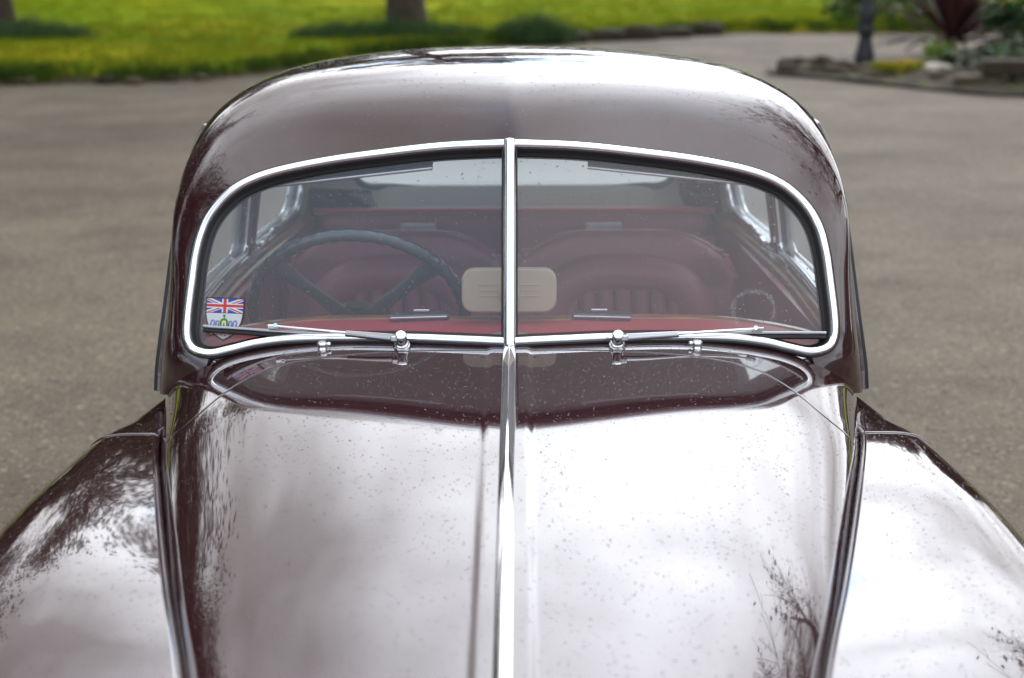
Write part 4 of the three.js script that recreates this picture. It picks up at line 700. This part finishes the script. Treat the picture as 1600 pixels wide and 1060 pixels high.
  mesh('hub', new THREE.LatheGeometry([[0.058, 0.02], [0.056, 0.0], [0.045, -0.012], [0.025, -0.018], [0, -0.02]].map(([a, b]) => new THREE.Vector2(a, b)), 32).rotateX(Math.PI / 2).translate(0, 0, 0.02), M.bakelite, w);
  mesh('horn_ring', new THREE.TorusGeometry(0.043, 0.003, 8, 40).translate(0, 0, 0.012), M.chrome, w);
  mesh('column', new THREE.CylinderGeometry(0.022, 0.022, 0.3, 16).rotateX(Math.PI / 2).translate(0, 0, 0.17), M.bakelite, w);
  // front seats
  for (const s of [-1, 1]) {
    const st = part(car, 'front_seat'), cx = s < 0 ? -0.312 : 0.292, tip = -0.14;
    const lean = (g) => g.rotateX(tip).translate(cx, 0.56, -0.93);
    const shell = roundPoly([[-0.285, -0.16], [-0.285, 0.33], [-0.23, 0.44], [0.23, 0.44], [0.285, 0.33], [0.285, -0.16]], [0.02, 0.07, 0.14, 0.14, 0.07, 0.02]);
    mesh('backrest', lean(new THREE.ExtrudeGeometry(shell, { depth: 0.07, bevelEnabled: true, bevelThickness: 0.03, bevelSize: 0.02, bevelSegments: 6, curveSegments: 16 }).translate(0, 0, -0.14)), M.leather, st);
    const edge = shell.getSpacedPoints(120).filter((q) => q.y > -0.15).map((q) => V(q.x * 1.055, q.y + (q.y > 0.3 ? 0.017 : 0), -0.062)); edge.sort((a, b) => Math.atan2(a.x, a.y - 0.05) - Math.atan2(b.x, b.y - 0.05));
    mesh('piping', lean(tube(edge, 0.006, 160, 8)), M.leather, st);
    const arch = []; for (let i = 0; i <= 24; i++) { const t = Math.PI * i / 24; arch.push(V(-0.205 * Math.sign(Math.cos(t)) * Math.pow(Math.abs(Math.cos(t)), 0.7), 0.16 + 0.195 * Math.pow(Math.sin(t), 0.75), -0.03)); }
    mesh('bolster', lean(tube([V(-0.205, -0.12, -0.03), ...arch, V(0.205, -0.12, -0.03)], 0.05, 90, 14)), M.leather, st);
    for (let k = 0; k < 7; k++) { const x = -0.141 + k * 0.047; mesh('pleat', lean(new THREE.CapsuleGeometry(0.0225, 0.34, 6, 12).scale(1, 1, 1.15).translate(x, 0.115 + 0.035 * Math.cos((k - 3) * 0.45), -0.03)), M.leather, st); }
    mesh('cushion', new RoundedBoxGeometry(0.56, 0.16, 0.5, 5, 0.06).translate(cx, 0.46, -0.68), M.leather, st);
    mesh('base', new THREE.BoxGeometry(0.48, 0.06, 0.44).translate(cx, 0.36, -0.68), M.black, st);
  }
  // rear seat, parcel shelf and fittings
  const rs = part(car, 'rear_seat');
  mesh('backrest', rbox(1.2, 0.56, 0.12, 0, 0.69, -1.55, 0.05, -0.12), M.leather, rs);
  mesh('cushion', new RoundedBoxGeometry(1.2, 0.2, 0.42, 5, 0.06).translate(0, 0.46, -1.3), M.leather, rs);
  mesh('top_piping', rbox(1.2, 0.012, 0.02, 0, 0.973, -1.525, 0.005), M.piping, rs);
  for (const s of [-1, 1]) { mesh('side_bolster', new THREE.CapsuleGeometry(0.085, 0.3, 8, 16).rotateX(-0.35).scale(0.7, 1, 0.9).translate(s * 0.585, 0.68, -1.42), M.leather, rs); mesh('pale_plate', rbox(0.105, 0.036, 0.012, s * 0.275 - 0.01, 0.925, -1.473, 0.004, -0.12), M.satin, rs); }  // side bolsters, and two small pale metal plates on the backrest
  mesh('parcel_shelf', new THREE.BoxGeometry(1.2, 0.012, 0.2).translate(0, 0.962, -1.64), M.headliner, car);
}

// ---------------------------------------------------------------- raindrops
{
  seed = 4242;
  const dg = new THREE.LatheGeometry([[0, 0.62], [0.34, 0.58], [0.63, 0.46], [0.86, 0.27], [0.98, 0.08], [1, 0], [0, 0]].map(([a, b]) => new THREE.Vector2(a, b)).reverse(), 12);
  const q = new THREE.Quaternion(), up = V(0, 1, 0), put = (name, label, list, lift) => {
    const im = new THREE.InstancedMesh(dg, M.water, list.length), m = new THREE.Matrix4();
    list.forEach(([p, n, r], i) => { m.compose(p.clone().addScaledVector(n, lift === undefined ? -0.12 * r : lift), q.setFromUnitVectors(up, n), V(r * rr(0.85, 1.2), r * rr(0.8, 1.1), r * rr(0.85, 1.3))); im.setMatrixAt(i, m); });
    im.name = numbered(name); im.castShadow = im.receiveShadow = true; im.userData = { kind: 'stuff', label, category: 'raindrops' }; scene.add(im);
  };
  const size = () => 0.0005 + 0.0012 * Math.pow(rnd(), 2.8);
  const from = (geo, n, keep, list, dir) => {   // scatter over triangles by area
    const p = geo.attributes.position, id = geo.index.array, acc = [0], a = V(), b = V(), c = V();
    for (let i = 0; i < id.length; i += 3) { a.fromBufferAttribute(p, id[i]); b.fromBufferAttribute(p, id[i + 1]); c.fromBufferAttribute(p, id[i + 2]); acc.push(acc[acc.length - 1] + b.clone().sub(a).cross(c.clone().sub(a)).length() / 2); }
    const tot = acc[acc.length - 1], N = Math.round(tot * n);
    for (let k = 0; k < N; k++) {
      const t = rnd() * tot; let lo = 0, hi = acc.length - 1; while (hi - lo > 1) { const m = (lo + hi) >> 1; if (acc[m] <= t) lo = m; else hi = m; }
      const i = lo * 3; a.fromBufferAttribute(p, id[i]); b.fromBufferAttribute(p, id[i + 1]); c.fromBufferAttribute(p, id[i + 2]);
      let u = rnd(), v = rnd(); if (u + v > 1) { u = 1 - u; v = 1 - v; }
      const e1 = b.clone().sub(a), e2 = c.clone().sub(a), nn = e1.clone().cross(e2).normalize(); if (nn.dot(dir) < 0) nn.negate();
      const pt = a.clone().addScaledVector(e1, u).addScaledVector(e2, v); if (keep(pt, nn)) list.push([pt, nn, size()]);
    }
  };
  const body = [];
  from(bonnetGeo, 8500, (p) => p.z < 1.3 && p.y > 0.84 && Math.abs(p.x) > 0.016, body, V(0, 1, 0.2));
  from(scuttleGeo, 9000, (p) => p.y > 0.86 && p.z > wsZ(p.x, p.y) + 0.01, body, V(0, 1, 0.2));
  from(roofGeo, 9500, (p, n) => n.y > 0.12, body, V(0, 1, 0.3));
  for (const s of [-1, 1]) { from(grid((u, v) => wingPt(s, 0.08 + 0.6 * u, -0.2 + 1.4 * v), 40, 60), 10000, (p, n) => n.y > 0.2, body, V(0, 1, 0)); }
  put('raindrops', 'clear raindrops beaded over the maroon paintwork', body);
  const glass = []; panes.forEach((m, i) => from(m.geometry, 4600, () => true, glass, wsN(i ? 1 : -1)));
  put('raindrops', 'clear raindrops beaded over the windscreen glass', glass, 0.0001);
}

renderer.setSize(1024, 678);
renderer.render(scene, camera);
